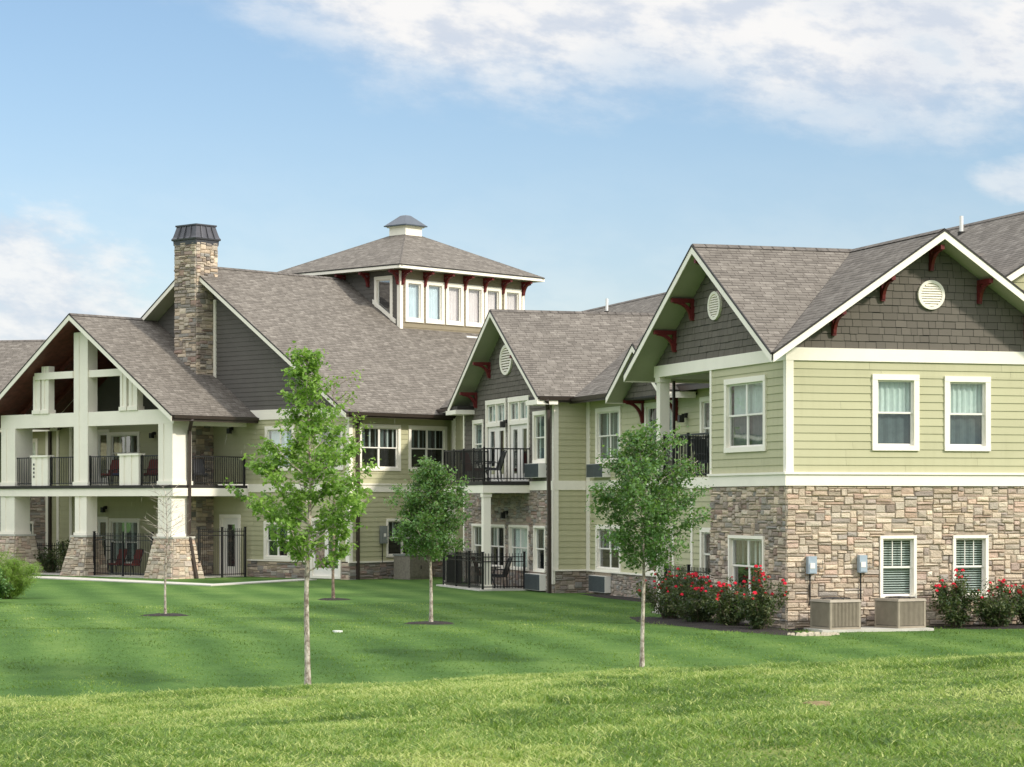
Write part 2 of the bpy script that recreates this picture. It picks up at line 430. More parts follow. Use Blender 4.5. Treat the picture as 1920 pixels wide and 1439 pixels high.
def laps(mb, pl, z0, z1, bound, holes=(), step=0.195, mat='siding', base=0.0, shake=False, thick=0.020):
    """horizontal boards (or shakes) with a real wedge profile"""
    if not callable(bound): bb = bound; bound = lambda z: bb
    n = max(1, round((z1-z0)/step)); st = (z1-z0)/n
    for i in range(n):
        r0 = z0+i*st; r1 = r0+st
        cuts = sorted({r0, r1, *[h[k] for h in holes for k in (2, 3) if r0 < h[k] < r1]})
        for a, b in zip(cuts[:-1], cuts[1:]):
            la, ra = bound(a); lb, rb = bound(b)
            if ra <= la: continue
            if rb < lb: lb = rb = (lb+rb)/2
            lm, rm = (la+lb)/2, (ra+rb)/2
            oa = base+0.004+thick*(1-(a-r0)/st); ob = base+0.004+thick*(1-(b-r0)/st)
            for (x, y, fl, fr) in spans(lm, rm, a, b, holes):
                segs = [(x, y, fl, fr)]
                if not shake and y-x > 1.2:          # butt joints between board lengths
                    segs = []; c = x; first = True; jr = random.Random(i*131+int(x*10)); e = x+jr.uniform(.6, 3.6)
                    while c < y:
                        e = min(y, e)
                        if y-e < .5: e = y
                        segs.append((c, e, fl and first, fr and e == y)); first = False; c = e; e += jr.uniform(3.0, 3.7)
                if shake:
                    segs = []; c = x; first = True
                    while c < y:
                        w = random.uniform(0.14, 0.38); e = min(y, c+w)
                        if y-e < 0.08: e = y
                        segs.append((c, e, fl and first, fr and e == y)); first = False; c = e
                for (c, e, l, r) in segs:
                    j = random.uniform(-0.004, 0.004) if shake else 0
                    gp = 0.005 if shake else (0.002 if len(segs) > 1 else 0)
                    pa0 = la if l else c+gp; pa1 = ra if r else e-gp
                    pb0 = lb if l else c+gp; pb1 = rb if r else e-gp
                    dz = random.uniform(0, 0.012) if shake and a == r0 else 0
                    col = None
                    if mat == 'siding': k = random.uniform(0.955, 1.03); col = (k, k, k*.995)
                    if shake:
                        k = random.uniform(0.90, 1.09); col = (0.138*k, 0.122*k, 0.103*k)
                    mb.face([pl(pa0, a+dz, oa+j), pl(pa1, a+dz, oa+j), pl(pb1, b, ob+j), pl(pb0, b, ob+j)], mat, col)
                    if a == r0: mb.face([pl(pa0, a+dz, base), pl(pa1, a+dz, base), pl(pa1, a+dz, oa+j), pl(pa0, a+dz, oa+j)], mat, col)
                    if shake: mb.face([pl(pa1, a, base), pl(pa1, a+dz, oa+j), pl(pb1, b, ob+j), pl(pb1, b, base)], mat, col)
        if shake:
            la, ra = bound(r0); lb, rb = bound(r1)


def backing(mb, pl, z0, z1, bound, holes, mat, off=0.0):
    if not callable(bound): bb = bound; bound = lambda z: bb
    cuts = sorted({z0, z1, *[h[k] for h in holes for k in (2, 3) if z0 < h[k] < z1]})
    for a, b in zip(cuts[:-1], cuts[1:]):
        la, ra = bound(a); lb, rb = bound(b); rb = max(rb, lb)
        for (x, y, fl, fr) in spans((la+lb)/2, (ra+rb)/2, a, b, holes):
            mb.face([pl(la if fl else x, a, off), pl(ra if fr else y, a, off), pl(rb if fr else y, b, off), pl(lb if fl else x, b, off)], mat)


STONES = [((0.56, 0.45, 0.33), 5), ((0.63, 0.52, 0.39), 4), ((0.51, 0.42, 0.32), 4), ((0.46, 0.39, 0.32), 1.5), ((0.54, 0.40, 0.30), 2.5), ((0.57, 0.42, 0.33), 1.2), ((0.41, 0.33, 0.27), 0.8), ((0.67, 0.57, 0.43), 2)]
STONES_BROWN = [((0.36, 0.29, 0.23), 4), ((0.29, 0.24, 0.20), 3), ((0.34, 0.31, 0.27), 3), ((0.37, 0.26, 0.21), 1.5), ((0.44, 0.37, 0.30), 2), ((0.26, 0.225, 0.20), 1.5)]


def ashlar(mb, f, p0, p1, z0, z1, holes=(), cw=0.085, ch=0.066, pal=STONES, depth=(0.018, 0.055), wmax=6, mortar='mortar', mat='stone'):
    """random-course cut stone: every stone is its own raised block; f(p,z,off)->point"""
    nx = max(2, round((p1-p0)/cw)); nz = max(2, round((z1-z0)/ch)); dx = (p1-p0)/nx; dz = (z1-z0)/nz
    occ = np.zeros((nz, nx), bool)
    cols, wts = zip(*pal)
    for j in range(nz):
        for i in range(nx):
            a = p0+i*dx; b = z0+j*dz
            if any(h[0] < a+dx*0.5 < h[1] and h[2] < b+dz*0.5 < h[3] for h in holes): occ[j, i] = True

    def clampx(v, b, t, side):
        for h in holes:
            if h[2] < t and h[3] > b:
                if side < 0 and h[0] < v < h[1]: v = h[1]
                if side > 0 and h[0] < v < h[1]: v = h[0]
        return v
    backing(mb, lambda p, z, o=0: f(p, z, o), z0, z1, (p0, p1), holes, mortar, 0.006)
    for j in range(nz):
        i = 0
        while i < nx:
            if occ[j, i]: i += 1; continue
            w = random.choice([2, 2, 3, 3, 4, 4, 5, wmax]); h = random.choice([1, 2, 2, 2, 2, 3]) if w < 5 else random.choice([1, 1, 2])
            if h == 3: w = min(w, 3)
            k = 0
            while k < w and i+k < nx and not occ[j, i+k]: k += 1
            w = k
            if i+w < nx and not occ[j, i+w] and (i+w+1 >= nx or occ[j, i+w+1]): w += 1
            hh = 1
            while hh < h and j+hh < nz and not occ[j+hh, i:i+w].any(): hh += 1
            occ[j:j+hh, i:i+w] = True
            a = p0+i*dx; b = a+w*dx; c = z0+j*dz; d = c+hh*dz
            a = clampx(a, c, d, -1); b = clampx(b, c, d, 1)
            i += w
            if b-a < 0.03: continue
            gp = random.uniform(0.002, 0.006); J = lambda s=0.011: random.uniform(-s, s)
            a += gp; b -= gp; c += gp; d -= gp
            e = random.uniform(*depth)
            base = random.choices(cols, wts)[0]; kk = random.uniform(0.80, 1.16); t = random.uniform(-0.04, 0.04)
            L_ = sum(base)/3; base = [b_*.90+L_*.10 for b_ in base]; col = (min(1, base[0]*kk*(1+t)), base[1]*kk, base[2]*kk*(1-t))
            q = [(a+J(), c+J()), (b+J(), c+J()), (b+J(), d+J()), (a+J(), d+J())]
            ins = min(0.020, (d-c)*0.2)
            r = [(a+ins+J(), c+ins+J()), (b-ins+J(), c+ins+J()), (b-ins+J(), d-ins+J()), (a+ins+J(), d-ins+J())]
            eo = [e+J(0.010) for _ in range(4)]
            mx = ((a+b)/2+J(0.02), (c+d)/2+J(0.01)); em = e+random.uniform(-0.006, 0.018)
            P = [f(x, z, 0.004) for x, z in q]; Q = [f(r[k][0], r[k][1], eo[k]) for k in range(4)]; M = f(mx[0], mx[1], em)
            for k in range(4):
                k2 = (k+1) % 4
                mb.face([P[k], P[k2], Q[k2], Q[k]], mat, col); mb.face([Q[k], Q[k2], M], mat, col)


def window(root, pl, p0, p1, z0, z1, cols=1, trim=0.14, proj=0.055, dress='curtain', sash=0.05, grid=0, base=0.0, glass='glass', name='window', label=None, hung=True, side_gap=0.0, kick=0.0):
    """casing + jambs in one mesh; sash frame, panes and curtain / blind as sub-parts. Returns the wall opening."""
    t = trim; mb = MB(); b0 = base
    pl.box(mb, p0, p1, z1-t, z1, b0, b0+proj+0.006, 'trim'); pl.box(mb, p0, p1, z0, z0+t*0.9, b0, b0+proj+0.006, 'trim')
    pl.box(mb, p0, p0+t, z0+t*0.9, z1-t, b0, b0+proj, 'trim'); pl.box(mb, p1-t, p1, z0+t*0.9, z1-t, b0, b0+proj, 'trim')
    a, b, c, d = p0+t, p1-t, z0+t*0.9, z1-t
    for (x0, x1, y0, y1) in ((a, a, c, d), (b, b, c, d)):
        mb.face([pl(x0, y0, b0), pl(x0, y1, b0), pl(x0, y1, -0.10), pl(x0, y0, -0.10)], 'trim')
    for z in (c, d): mb.face([pl(a, z, b0), pl(b, z, b0), pl(b, z, -0.10), pl(a, z, -0.10)], 'trim')
    # dark room behind
    D = -0.75
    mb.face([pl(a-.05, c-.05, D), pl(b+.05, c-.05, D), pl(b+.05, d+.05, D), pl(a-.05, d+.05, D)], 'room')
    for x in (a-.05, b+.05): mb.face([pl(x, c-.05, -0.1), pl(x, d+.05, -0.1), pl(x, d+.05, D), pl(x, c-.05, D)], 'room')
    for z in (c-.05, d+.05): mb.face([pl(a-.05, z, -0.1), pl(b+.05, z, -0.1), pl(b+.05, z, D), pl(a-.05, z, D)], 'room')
    w = mb.build(name, root)
    if label: w['label'] = label
    fr = MB(); gl = MB(); cu = MB(); sw = (b-a)/cols; m = c+(d-c)*0.5
    for k in range(cols):
        x0 = a+sw*k; x1 = x0+sw
        if hung:
            for (y0, y1, o) in ((m-0.02, d, -0.03), (c, m+0.02, -0.055)):
                s = sash
                pl.box(fr, x0, x0+s, y0, y1, o-0.02, o+0.012, 'vinyl'); pl.box(fr, x1-s, x1, y0, y1, o-0.02, o+0.012, 'vinyl')
                pl.box(fr, x0+s, x1-s, y0, y0+s*0.9, o-0.02, o+0.010, 'vinyl'); pl.box(fr, x0+s, x1-s, y1-s*0.9, y1, o-0.02, o+0.010, 'vinyl')
                gl.face([pl(x0+s, y0+s*0.9, o), pl(x1-s, y0+s*0.9, o), pl(x1-s, y1-s*0.9, o), pl(x0+s, y1-s*0.9, o)], glass)
        else:
            s = sash; kz = c+kick
            pl.box(fr, x0, x0+s, c, d, -0.06, -0.02, 'vinyl'); pl.box(fr, x1-s, x1, c, d, -0.06, -0.02, 'vinyl')
            pl.box(fr, x0+s, x1-s, c, max(kz, c+s), -0.06, -0.022, 'vinyl'); pl.box(fr, x0+s, x1-s, d-s, d, -0.06, -0.022, 'vinyl')
            gl.face([pl(x0+s, max(kz, c+s), -0.04), pl(x1-s, max(kz, c+s), -0.04), pl(x1-s, d-s, -0.04), pl(x0+s, d-s, -0.04)], glass)
    fr.build('frame', w); gl.build('pane', w)
    if dress in ('curtain', 'curtain_pink', 'curtain_blue', 'curtain_grey', 'half'):
        mat = {'half': 'curtain', }.get(dress, dress); zb = m if dress == 'half' else c
        N = int((b-a)/0.045); prev = None
        for i in range(N+1):
            x = a+(b-a)*i/N; o = -0.16+0.025*math.sin(i*1.9)+random.uniform(-.008, .008)
            if prev is not None:
                mt = mat
                if dress == 'curtain_grey' and (i//3) % 4 == 0: mt = 'curtain'
                cu.face([pl(prev[0], zb, prev[1]), pl(x, zb, o), pl(x, d, o), pl(prev[0], d, prev[1])], mt)
            prev = (x, o)
        cu.build('curtain', w)
        if dress == 'half':
            c2 = MB(); N = int((b-a)/0.06); prev = None
            for i in range(N+1):
                x = a+(b-a)*i/N; o = -0.14+0.02*math.sin(i*1.3)
                if prev is not None: c2.face([pl(prev[0], c, prev[1]), pl(x, c, o), pl(x, m-0.01, o), pl(prev[0], m-0.01, prev[1])], 'curtain_grey')
                prev = (x, o)
            c2.build('curtain', w)
    elif dress == 'side':          # curtains drawn aside: bunches left, middle and right
        N = int((b-a)/0.04); prev = None
        for i in range(N+1):
            x = a+(b-a)*i/N; o = -0.16+0.03*math.sin(i*2.1); fx = (x-a)/(b-a)*cols % 1.0
            vis = (0.15 < fx < 0.40) or (0.55 < fx < 0.72) or fx > 0.9
            if prev is not None and vis: cu.face([pl(prev[0], m, prev[1]), pl(x, m, o), pl(x, d, o), pl(prev[0], d, prev[1])], 'curtain_grey' if i % 4 else 'blind')
            prev = (x, o)
        cu.build('curtain', w)
    elif dress == 'blind':
        z = d-0.03
        while z > c+0.02:
            pl.box(cu, a+.02, b-.02, z-0.026, z, -0.125, -0.115, 'blind'); z -= 0.058
        cu.build('blind', w)
    if grid:
        gb = MB(); s = sash
        for k in range(1, grid):
            x = a+s+(b-a-2*s)*k/grid; pl.box(gb, x-0.010, x+0.010, m+0.03, d-s, -0.042, -0.022, 'vinyl')
        gb.box(0, 0, 0, 0, 0, 0, 'vinyl') if False else None
        gb.build('muntin', w)
    return w


def hole(p0, p1, z0, z1, e=0.03): return (p0+e, p1-e, z0+e, z1-e)


def bracket(root, pl, p, zt, reach=0.62, drop=0.58, w=0.10, off0=0.0, mat='bracket_red'):
    mb = MB(); a = w/2
    pl.box(mb, p-a, p+a, zt-drop, zt, off0, off0+0.10, mat)
    pl.box(mb, p-a, p+a, zt-0.11, zt, off0+0.10, off0+reach, mat)
    prev = None
    for i in range(7):
        t = i/6*math.pi/2
        o = off0+0.08+(reach-0.17)*(1-math.cos(t)); z = zt-0.09-(drop-0.14)*(1-math.sin(t))
        dx, dz = -math.cos(t)*0.035, math.sin(t)*0.035
        cur = (o, z)
        if prev:
            (o0, y0), (o1, y1) = prev, cur; th = 0.045
            nx, nz = (y1-y0), -(o1-o0); L = math.hypot(nx, nz); nx, nz = nx/L*th, nz/L*th
            q = [(o0-nx, y0-nz), (o0+nx, y0+nz), (o1+nx, y1+nz), (o1-nx, y1-nz)]
            mb.hexa([pl(p-a*.8, z_, o_) for o_, z_ in q]+[pl(p+a*.8, z_, o_) for o_, z_ in q], mat)
        prev = cur
    return mb.build('bracket', root)


def vent(root, pl, p, z, r=0.36, ry=None, off0=0.03):
    mb = MB(); N = 32; ry = ry or r
    pt = lambda rr, t, o: pl(p+rr*r*math.cos(t), z+rr*ry*math.sin(t), o)
    for i in range(N):
        a, b = i*math.tau/N, (i+1)*math.tau/N
        mb.face([pt(1, a, off0+.05), pt(1, b, off0+.05), pt(.8, b, off0+.05), pt(.8, a, off0+.05)], 'trim')
        mb.face([pt(1, a, 0), pt(1, b, 0), pt(1, b, off0+.05), pt(1, a, off0+.05)], 'trim')
        mb.face([pt(.8, a, 0), pt(.8, b, 0), pt(.8, b, off0+.05), pt(.8, a, off0+.05)], 'trim')
        mb.face([pl(p, z, off0), pt(.82, a, off0), pt(.82, b, off0)], 'mortar')
    o = mb.build('vent', root); sl = MB(); n = 9
    for i in range(n):
        zz = z-ry*.76+ry*1.52*(i+.5)/n; hw = r*.8*math.sqrt(max(0, 1-((zz-z)/(ry*.8))**2))
        sl.hexa([pl(p-hw, zz-.030, off0+.045), pl(p+hw, zz-.030, off0+.045), pl(p+hw, zz-.018, off0+.045), pl(p-hw, zz-.018, off0+.045),
                 pl(p-hw, zz+.022, off0+.006), pl(p+hw, zz+.022, off0+.006), pl(p+hw, zz+.034, off0+.006), pl(p-hw, zz+.034, off0+.006)], 'trim')
    sl.build('louvre', o)
    return o


def slope(rf, sf, pts, edges=(), soff='soffit', drop=0.21, fas=None, mat='shingle', eave=()):
    """one roof plane: shingles on top (rf), soffit below (sf); pts 3-D counter-clockwise from above.
    edges: indices i whose side i->i+1 is open and gets a dark drip edge + cream fascia board"""
    P = [Vector(p) for p in pts]; n = (P[1]-P[0]).cross(P[-1]-P[0]).normalized()
    if n.z < 0: n = -n
    h = Vector((0, 0, 1)).cross(n).normalized(); up = n.cross(h).normalized()
    uv = [(p.dot(h), p.dot(up)) for p in P]
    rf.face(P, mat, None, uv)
    dn = Vector((0, 0, -drop)); d1 = Vector((0, 0, -0.055))
    sf.face([p+dn for p in P][::-1], soff)
    for i in tuple(edges)+tuple(eave):
        a, b = P[i], P[(i+1) % len(P)]; e = (b-a); out = Vector((e.y, -e.x, 0)).normalized()
        cen = sum(P, Vector())/len(P)
        if (cen-a).dot(out) > 0: out = -out
        o1 = out*0.035
        rf.hexa([a+d1, a+d1+o1, b+d1+o1, b+d1, a, a+o1, b+o1, b], 'dark_edge')
        if i in eave:
            rf.hexa([a+dn, a+dn+out*0.02, b+dn+out*0.02, b+dn, a+d1, a+d1+out*0.02, b+d1+out*0.02, b+d1], 'gutter_brown')
        elif fas is not None:
            fas.hexa([a+dn-Vector((0, 0, .03)), a+dn-Vector((0, 0, .03))+out*0.022, b+dn-Vector((0, 0, .03))+out*0.022, b+dn-Vector((0, 0, .03)), a+d1, a+d1+out*0.022, b+d1+out*0.022, b+d1], 'trim')


def ridge_cap(rf, a, b, w=0.16):
    a, b = Vector(a), Vector(b); d = (b-a).normalized(); s = d.cross(Vector((0, 0, 1))).normalized()
    n = max(1, int((b-a).length/0.30))
    for i in range(n):
        p = a.lerp(b, i/n); q = a.lerp(b, (i+1.15)/n); l = 0.012
        for sg in (-1, 1):
            o = s*sg*w+Vector((0, 0, -w*0.62)); z = Vector((0, 0, l))
            rf.face([p+z, q+z, q+o+z, p+o+z], 'ridge')


def mat_ridge(): paint('ridge', rgb(0.13, 0.115, 0.10), 0.9, 0.25, 2.5)


mat_ridge()


def gutter(root, a, b, out, name='gutter'):
    mb = MB(); a, b = Vector(a), Vector(b); o = Vector(out)*0.13; z = Vector((0, 0, -0.14)); k = Vector((0, 0, -0.02))
    mb.hexa([a+z+o*0.1, a+z+o*0.75, b+z+o*0.75, b+z+o*0.1, a+k+o*0.1, a+k+o, b+k+o, b+k+o*0.1], 'gutter_brown')
    return mb.build(name, root)


def downspout(root, pts, w=0.09):
    mb = MB()
    for a, b in zip(pts[:-1], pts[1:]): mb.bar(a, b, w, w*0.8, 'gutter_brown')
    return mb.build('downspout', root)


def rail_mesh(pts, z0, h, gap=0.115, posts=True, bars=True, mat='iron', top_over=0.0, r=0.011):
    mb = MB()
    for a, b in zip(pts[:-1], pts[1:]):
        a = Vector((*a, 0)); b = Vector((*b, 0)); L = (b-a).length; d = (b-a)/L
        for z, t in ((z0+h-top_over, 0.045), (z0+0.10, 0.035)):
            if top_over and z > z0+0.5: t = 0.03
            mb.bar(a+Vector((0, 0, z)), b+Vector((0, 0, z)), 0.035, t, mat)
        if top_over: mb.bar(a+Vector((0, 0, z0+h-top_over-0.16)), b+Vector((0, 0, z0+h-top_over-0.16)), 0.03, 0.03, mat)
        n = int(L/gap)
        for i in range(1, n):
            p = a+d*(L*i/n); mb.bar(p+Vector((0, 0, z0+0.05)), p+Vector((0, 0, z0+h-(0.0 if top_over else 0.01))), r*2, r*2, mat)
    return mb


def railing(root, pts, z0, h, name='railing', post_every=2.0, **kw):
    mb = rail_mesh(pts, z0, h, **kw)
    for a, b in zip(pts[:-1], pts[1:]):
        L = math.hypot(b[0]-a[0], b[1]-a[1]); n = max(1, round(L/post_every))
        for i in range(n+1):
            x = a[0]+(b[0]-a[0])*i/n; y = a[1]+(b[1]-a[1])*i/n
            mb.box(x-.032, x+.032, y-.032, y+.032, z0, z0+h+0.05, 'iron')
    return mb.build(name, root)


# ------------------------------------------------------------------ ground
def ss(a, b, v):
    t = np.clip((np.asarray(v, float)-a)/(b-a), 0, 1); return t*t*(3-2*t)


def vnoise(x, y, s, seed=0):
    x = np.asarray(x)/s; y = np.asarray(y)/s; xi = np.floor(x).astype(int); yi = np.floor(y).astype(int)
    fx = x-xi; fy = y-yi; fx = fx*fx*(3-2*fx); fy = fy*fy*(3-2*fy)
    def h(a, b):
        n = np.sin(a*127.1+b*311.7+seed*74.7)*43758.5453; return n-np.floor(n)
    return (h(xi, yi)*(1-fx)+h(xi+1, yi)*fx)*(1-fy)+(h(xi, yi+1)*(1-fx)+h(xi+1, yi+1)*fx)*fy


def ground_z(x, y):
    x = np.asarray(x, float); y = np.asarray(y, float)
    a = x/np.maximum(y, 8)
    crest = 1.285+1.45*np.clip(a, -0.25, 0.25)
    near = 1.46+(crest-1.46)*ss(13, 24, y)
    near = near+0.03*(vnoise(x, y, 1.7, 3)-0.5)+0.05*(vnoise(x, y, 4.5, 5)-0.5)
    dip = -0.27
    z = near+(dip-near)*ss(22, 45, y)
    z = np.where(y > 45, dip+(0-dip)*ss(45, 58, y), z)
    hump = np.exp(-((y-53.5)/3.6)**2)*0.30*ss(-0.06, -0.17, a)
    sw = -0.22*np.exp(-((y-42)/5.0)**2)*ss(0.02, -0.12, a)
    und = 0.05*(vnoise(x, y, 9, 8)-0.5)*ss(70, 52, y)
    return np.where(y < 110, z+hump+sw+und, 0)


def gz(x, y): return float(ground_z(x, y))


def make_ground():
    xs = np.concatenate([[-2500, -800, -300, -120], np.linspace(-60, 60, 241), [120, 300, 800, 2500]])
    ys = np.concatenate([[-2500, -300, -60, -10], np.linspace(2, 112, 331), [160, 300, 800, 3000]])
    X, Y = np.meshgrid(xs, ys); Z = ground_z(X, Y)
    v = np.stack([X.ravel(), Y.ravel(), Z.ravel()], 1); nx = len(xs); ny = len(ys)
    f = [(j*nx+i, j*nx+i+1, (j+1)*nx+i+1, (j+1)*nx+i) for j in range(ny-1) for i in range(nx-1)]
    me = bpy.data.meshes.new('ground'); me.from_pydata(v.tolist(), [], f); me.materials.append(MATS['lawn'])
    me.polygons.foreach_set('use_smooth', [True]*len(f)); me.update()
    o = bpy.data.objects.new('ground', me); C.objects.link(o); o['kind'] = 'structure'; return o


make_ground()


def blades(name, n, ysamp, wid, hmin, hmax, label, tone=0.0, xlim=0.25):
    y = ysamp(n); x = RNG.uniform(-1, 1, n)*(xlim*y+0.3)
    patch = vnoise(x, y, 0.9, 21)*0.5+vnoise(x, y, 2.6, 22)*0.5
    fine_ = vnoise(x, y, .16, 24)*.6+vnoise(x, y, .5, 25)*.4
    keep = (RNG.uniform(0, 1, n) < (0.15+0.75*patch+.55*fine_ if name != 'mown_grass' else .5+.6*patch)) & (((x-2.42)/.11)**2+((y-19.3)/.5)**2 > RNG.uniform(0, .8, n)**2)
    x, y, patch = x[keep], y[keep], patch[keep]; n = len(x)
    z = ground_z(x, y)-0.01
    h = RNG.uniform(hmin, hmax, n)*(0.45+1.1*vnoise(x, y, 0.30, 9)*vnoise(x, y, 1.1, 10)*1.6); w = wid*RNG.uniform(0.6, 1.3, n)
    th = RNG.uniform(0, math.tau, n); ph = RNG.uniform(0, math.tau, n); lean = RNG.uniform(0.3, 1.9, n)*h
    dx, dy = np.cos(th)*w/2, np.sin(th)*w/2; lx, ly = np.cos(ph)*lean, np.sin(ph)*lean
    V = np.empty((n, 5, 3))
    V[:, 0] = np.stack([x-dx, y-dy, z], 1); V[:, 1] = np.stack([x+dx, y+dy, z], 1)
    V[:, 2] = np.stack([x+dx*.8+lx*.35, y+dy*.8+ly*.35, z+h*.6], 1); V[:, 3] = np.stack([x-dx*.8+lx*.35, y-dy*.8+ly*.35, z+h*.6], 1)
    V[:, 4] = np.stack([x+lx, y+ly, z+h*.95], 1)
    me = bpy.data.meshes.new(name); me.vertices.add(n*5); me.vertices.foreach_set('co', V.ravel())
    loops = (np.arange(n)[:, None]*5+np.array([0, 1, 2, 3, 3, 2, 4])[None]).ravel().astype(np.int32)
    me.loops.add(len(loops)); me.loops.foreach_set('vertex_index', loops)
    st = (np.arange(n)[:, None]*7+np.array([0, 4])[None]).ravel().astype(np.int32)
    me.polygons.add(n*2); me.polygons.foreach_set('loop_start', st)
    me.update(calc_edges=True); me.materials.append(MATS['blade'])
    stripe = (np.sin((x*0.968+y*0.25+.45)*math.tau/1.9)*0.15-0.09*ss(55, 51, y)*ss(36, 41, y)*ss(1.5, -4, x))*(1 if name == 'mown_grass' else 0)  # second term paints shade between blades into the left dip's blade colour
    c = np.clip(0.40+tone+stripe+(vnoise(x, y, 0.45, 30)-0.5)*0.45+(vnoise(x, y, 1.3, 31)-0.5)*0.55+(vnoise(x, y, 4.0, 33)-0.5)*0.35+RNG.normal(0, 0.25 if name != 'mown_grass' else .12, n), 0.02, 1)
    if name == 'tall_grass':      # yellower towards the crest, scattered darker weedy tufts and tired brown patches
        c = np.clip(c+0.16*ss(17, 24, y)-0.42*(vnoise(x, y*.6, .42, 51) > .80)-.22*(vnoise(x, y*.5, 1.6, 52) > .66)+.18*(vnoise(x, y*.5, 1.2, 53) > .74), .02, 1)
    dry = RNG.uniform(0, 1, n) < (0.05+0.07*patch if name != 'mown_grass' else 0.0); c[dry] = 1.0
    col = np.repeat(np.stack([c, c, c, np.ones(n)], 1), 7, axis=0)
    at = me.color_attributes.new('Col', 'FLOAT_COLOR', 'CORNER'); at.data.foreach_set('color', col.ravel())
    o = bpy.data.objects.new(name, me); C.objects.link(o); tag(o, label, 'grass', kind='stuff'); return o


blades('tall_grass', 380000, lambda n: 13.2+15.5*RNG.uniform(0, 1, n)**0.85, 0.0125, 0.022, 0.062,
       'rough yellow-green grass covering the rise in the foreground', tone=0.09)
blades('mown_grass', 150000, lambda n: 38.0+36*RNG.uniform(0, 1, n)**1.25, 0.02, 0.02, 0.055,
       'short darker green mown lawn between the rise and the building', tone=-0.15)
blades('crest_grass', 60000, lambda n: 26+13*RNG.uniform(0, 1, n), 0.014, 0.022, 0.066,
       'grass on the far side of the foreground rise', tone=0.20)

mbs = MB(); pr = None
for k, f in enumerate((1.0, .5, .12)):
    row = [(2.42+.09*f*math.cos(a)*(1+.3*math.sin(3*a)+random.uniform(-.3, .3)*f), 19.3+.36*f*math.sin(a)*(1+.25*math.cos(2*a)+random.uniform(-.3, .3)*f)) for a in [i*math.tau/24 for i in range(24)]]
    row = [(a, b, gz(a, b)+.004+.008*k) for a, b in row]
    if pr:
        for i in range(24): mbs.face([pr[i], pr[(i+1) % 24], row[(i+1) % 24], row[i]], 'soil')
    pr = row
mbs.face(pr, 'soil'); tag(mbs.build('soil_patch'), 'small bare reddish soil patch in the foreground grass', 'soil', kind='stuff')

# ------------------------------------------------------------------ RIGHT WING (local x=u, y=v)
P1 = (6.618, 59.0); A1 = R(17.4)


def to_world(P, A, x, y): return (P[0]+math.cos(A)*x-math.sin(A)*y, P[1]+math.sin(A)*x+math.cos(A)*y)


W1 = empty('apartment_building', (P1[0], P1[1], 0), A1)
tag(W1, 'two-storey apartment wing with pale green siding over tan stone and grey gables, at right', 'building')
PF = Plane((0, 0), (1, 0), (0, -1)); PL = Plane((0, 0), (0, 1), (-1, 0))
UL = 3.1; PLL = Plane((UL, 0), (0, 1), (-1, 0)); UM = 1.96; PM = Plane((UM, 0), (0, 1), (-1, 0))
PMS = Plane((UM, 23.6), (1, 0), (0, -1)); PC = Plane((3.6, 0), (0, 1), (-1, 0))
Z_B0, Z_B1, Z_F0, Z_F1 = 3.45, 3.76, 6.47, 6.78

# stone ground floor of the end pavilion
mb = MB()
hf = [hole(2.43, 3.41, 0.70, 2.24), hole(4.40, 5.37, 0.70, 2.24)]
ashlar(mb, lambda p, z, o=0: PF(p, z, o), -0.05, 7.62, -0.35, Z_B0, hf)
mb.build('stone_wall', W1)
mb = MB(); hl = [hole(1.30, 3.56, 0.69, 2.22)]
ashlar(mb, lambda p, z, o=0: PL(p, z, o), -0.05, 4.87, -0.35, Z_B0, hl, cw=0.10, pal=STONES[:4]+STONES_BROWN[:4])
mb.build('stone_wall', W1)
# upper siding
mb = MB(); hu = [hole(2.23, 3.49, 4.31, 6.17), hole(4.18, 5.44, 4.31, 6.15)]
laps(mb, PF, Z_B1, Z_F0, (0.0, 7.62), hu); mb.build('siding_wall', W1)
mb = MB(); hu2 = [hole(1.22, 3.86, 4.31, 6.18)]
laps(mb, PL, Z_B1, Z_F0, (0.0, 4.87), hu2); mb.build('siding_wall', W1)
# trim: bands, friezes, corner boards
mb = MB()
PF.box(mb, -0.075, 7.7, Z_B0, Z_B1-.035, 0.0, 0.07, 'trim'); PL.box(mb, -0.003, 4.87, Z_B0, Z_B1-.035, 0.0, 0.075, 'trim')
PF.box(mb, -0.115, 7.7, Z_B1-.035, Z_B1+.02, 0.0, 0.11, 'trim'); PL.box(mb, -0.003, 4.87, Z_B1-.035, Z_B1+.02, 0.0, 0.115, 'trim')
PF.box(mb, -0.055, 7.7, Z_F0, Z_F1, -0.003, 0.05, 'trim'); PL.box(mb, -0.002, 8.9, Z_F0, Z_F1, -0.1, 0.055, 'trim')
PF.box(mb, -0.045, 0.15, Z_B1+.02, Z_F0, -0.003, 0.042, 'trim'); PL.box(mb, -0.003, 0.13, Z_B1+.02, Z_F0, 0.0, 0.045, 'trim')
PL.box(mb, 4.75, 4.87, Z_B1+.02, Z_F0, 0.0, 0.04, 'trim')
mb.build('trim', W1)
# gable faces (shakes)
mb = MB()
laps(mb, PF, Z_F1, 9.45, lambda z: (max(-0.0, 3.81-(9.45-z)/.678), 3.81+(9.45-z)/.678), step=0.178, mat='shake', shake=True)
backing(mb, PF, Z_F1, 9.45, lambda z: (max(-0.0, 3.81-(9.45-z)/.678), 3.81+(9.45-z)/.678), (), 'dark_edge', 0.002)
mb.build('gable_wall', W1)
mb = MB()
fb = lambda z: (max(0.0, 4.4-(9.45-z)/.6), min(8.9, 4.4+(9.45-z)/.6))
laps(mb, PL, Z_F1, 9.45, fb, step=0.178, mat='shake', shake=True); backing(mb, PL, Z_F1, 9.45, fb, (), 'dark_edge', 0.002)
mb.build('gable_wall', W1)
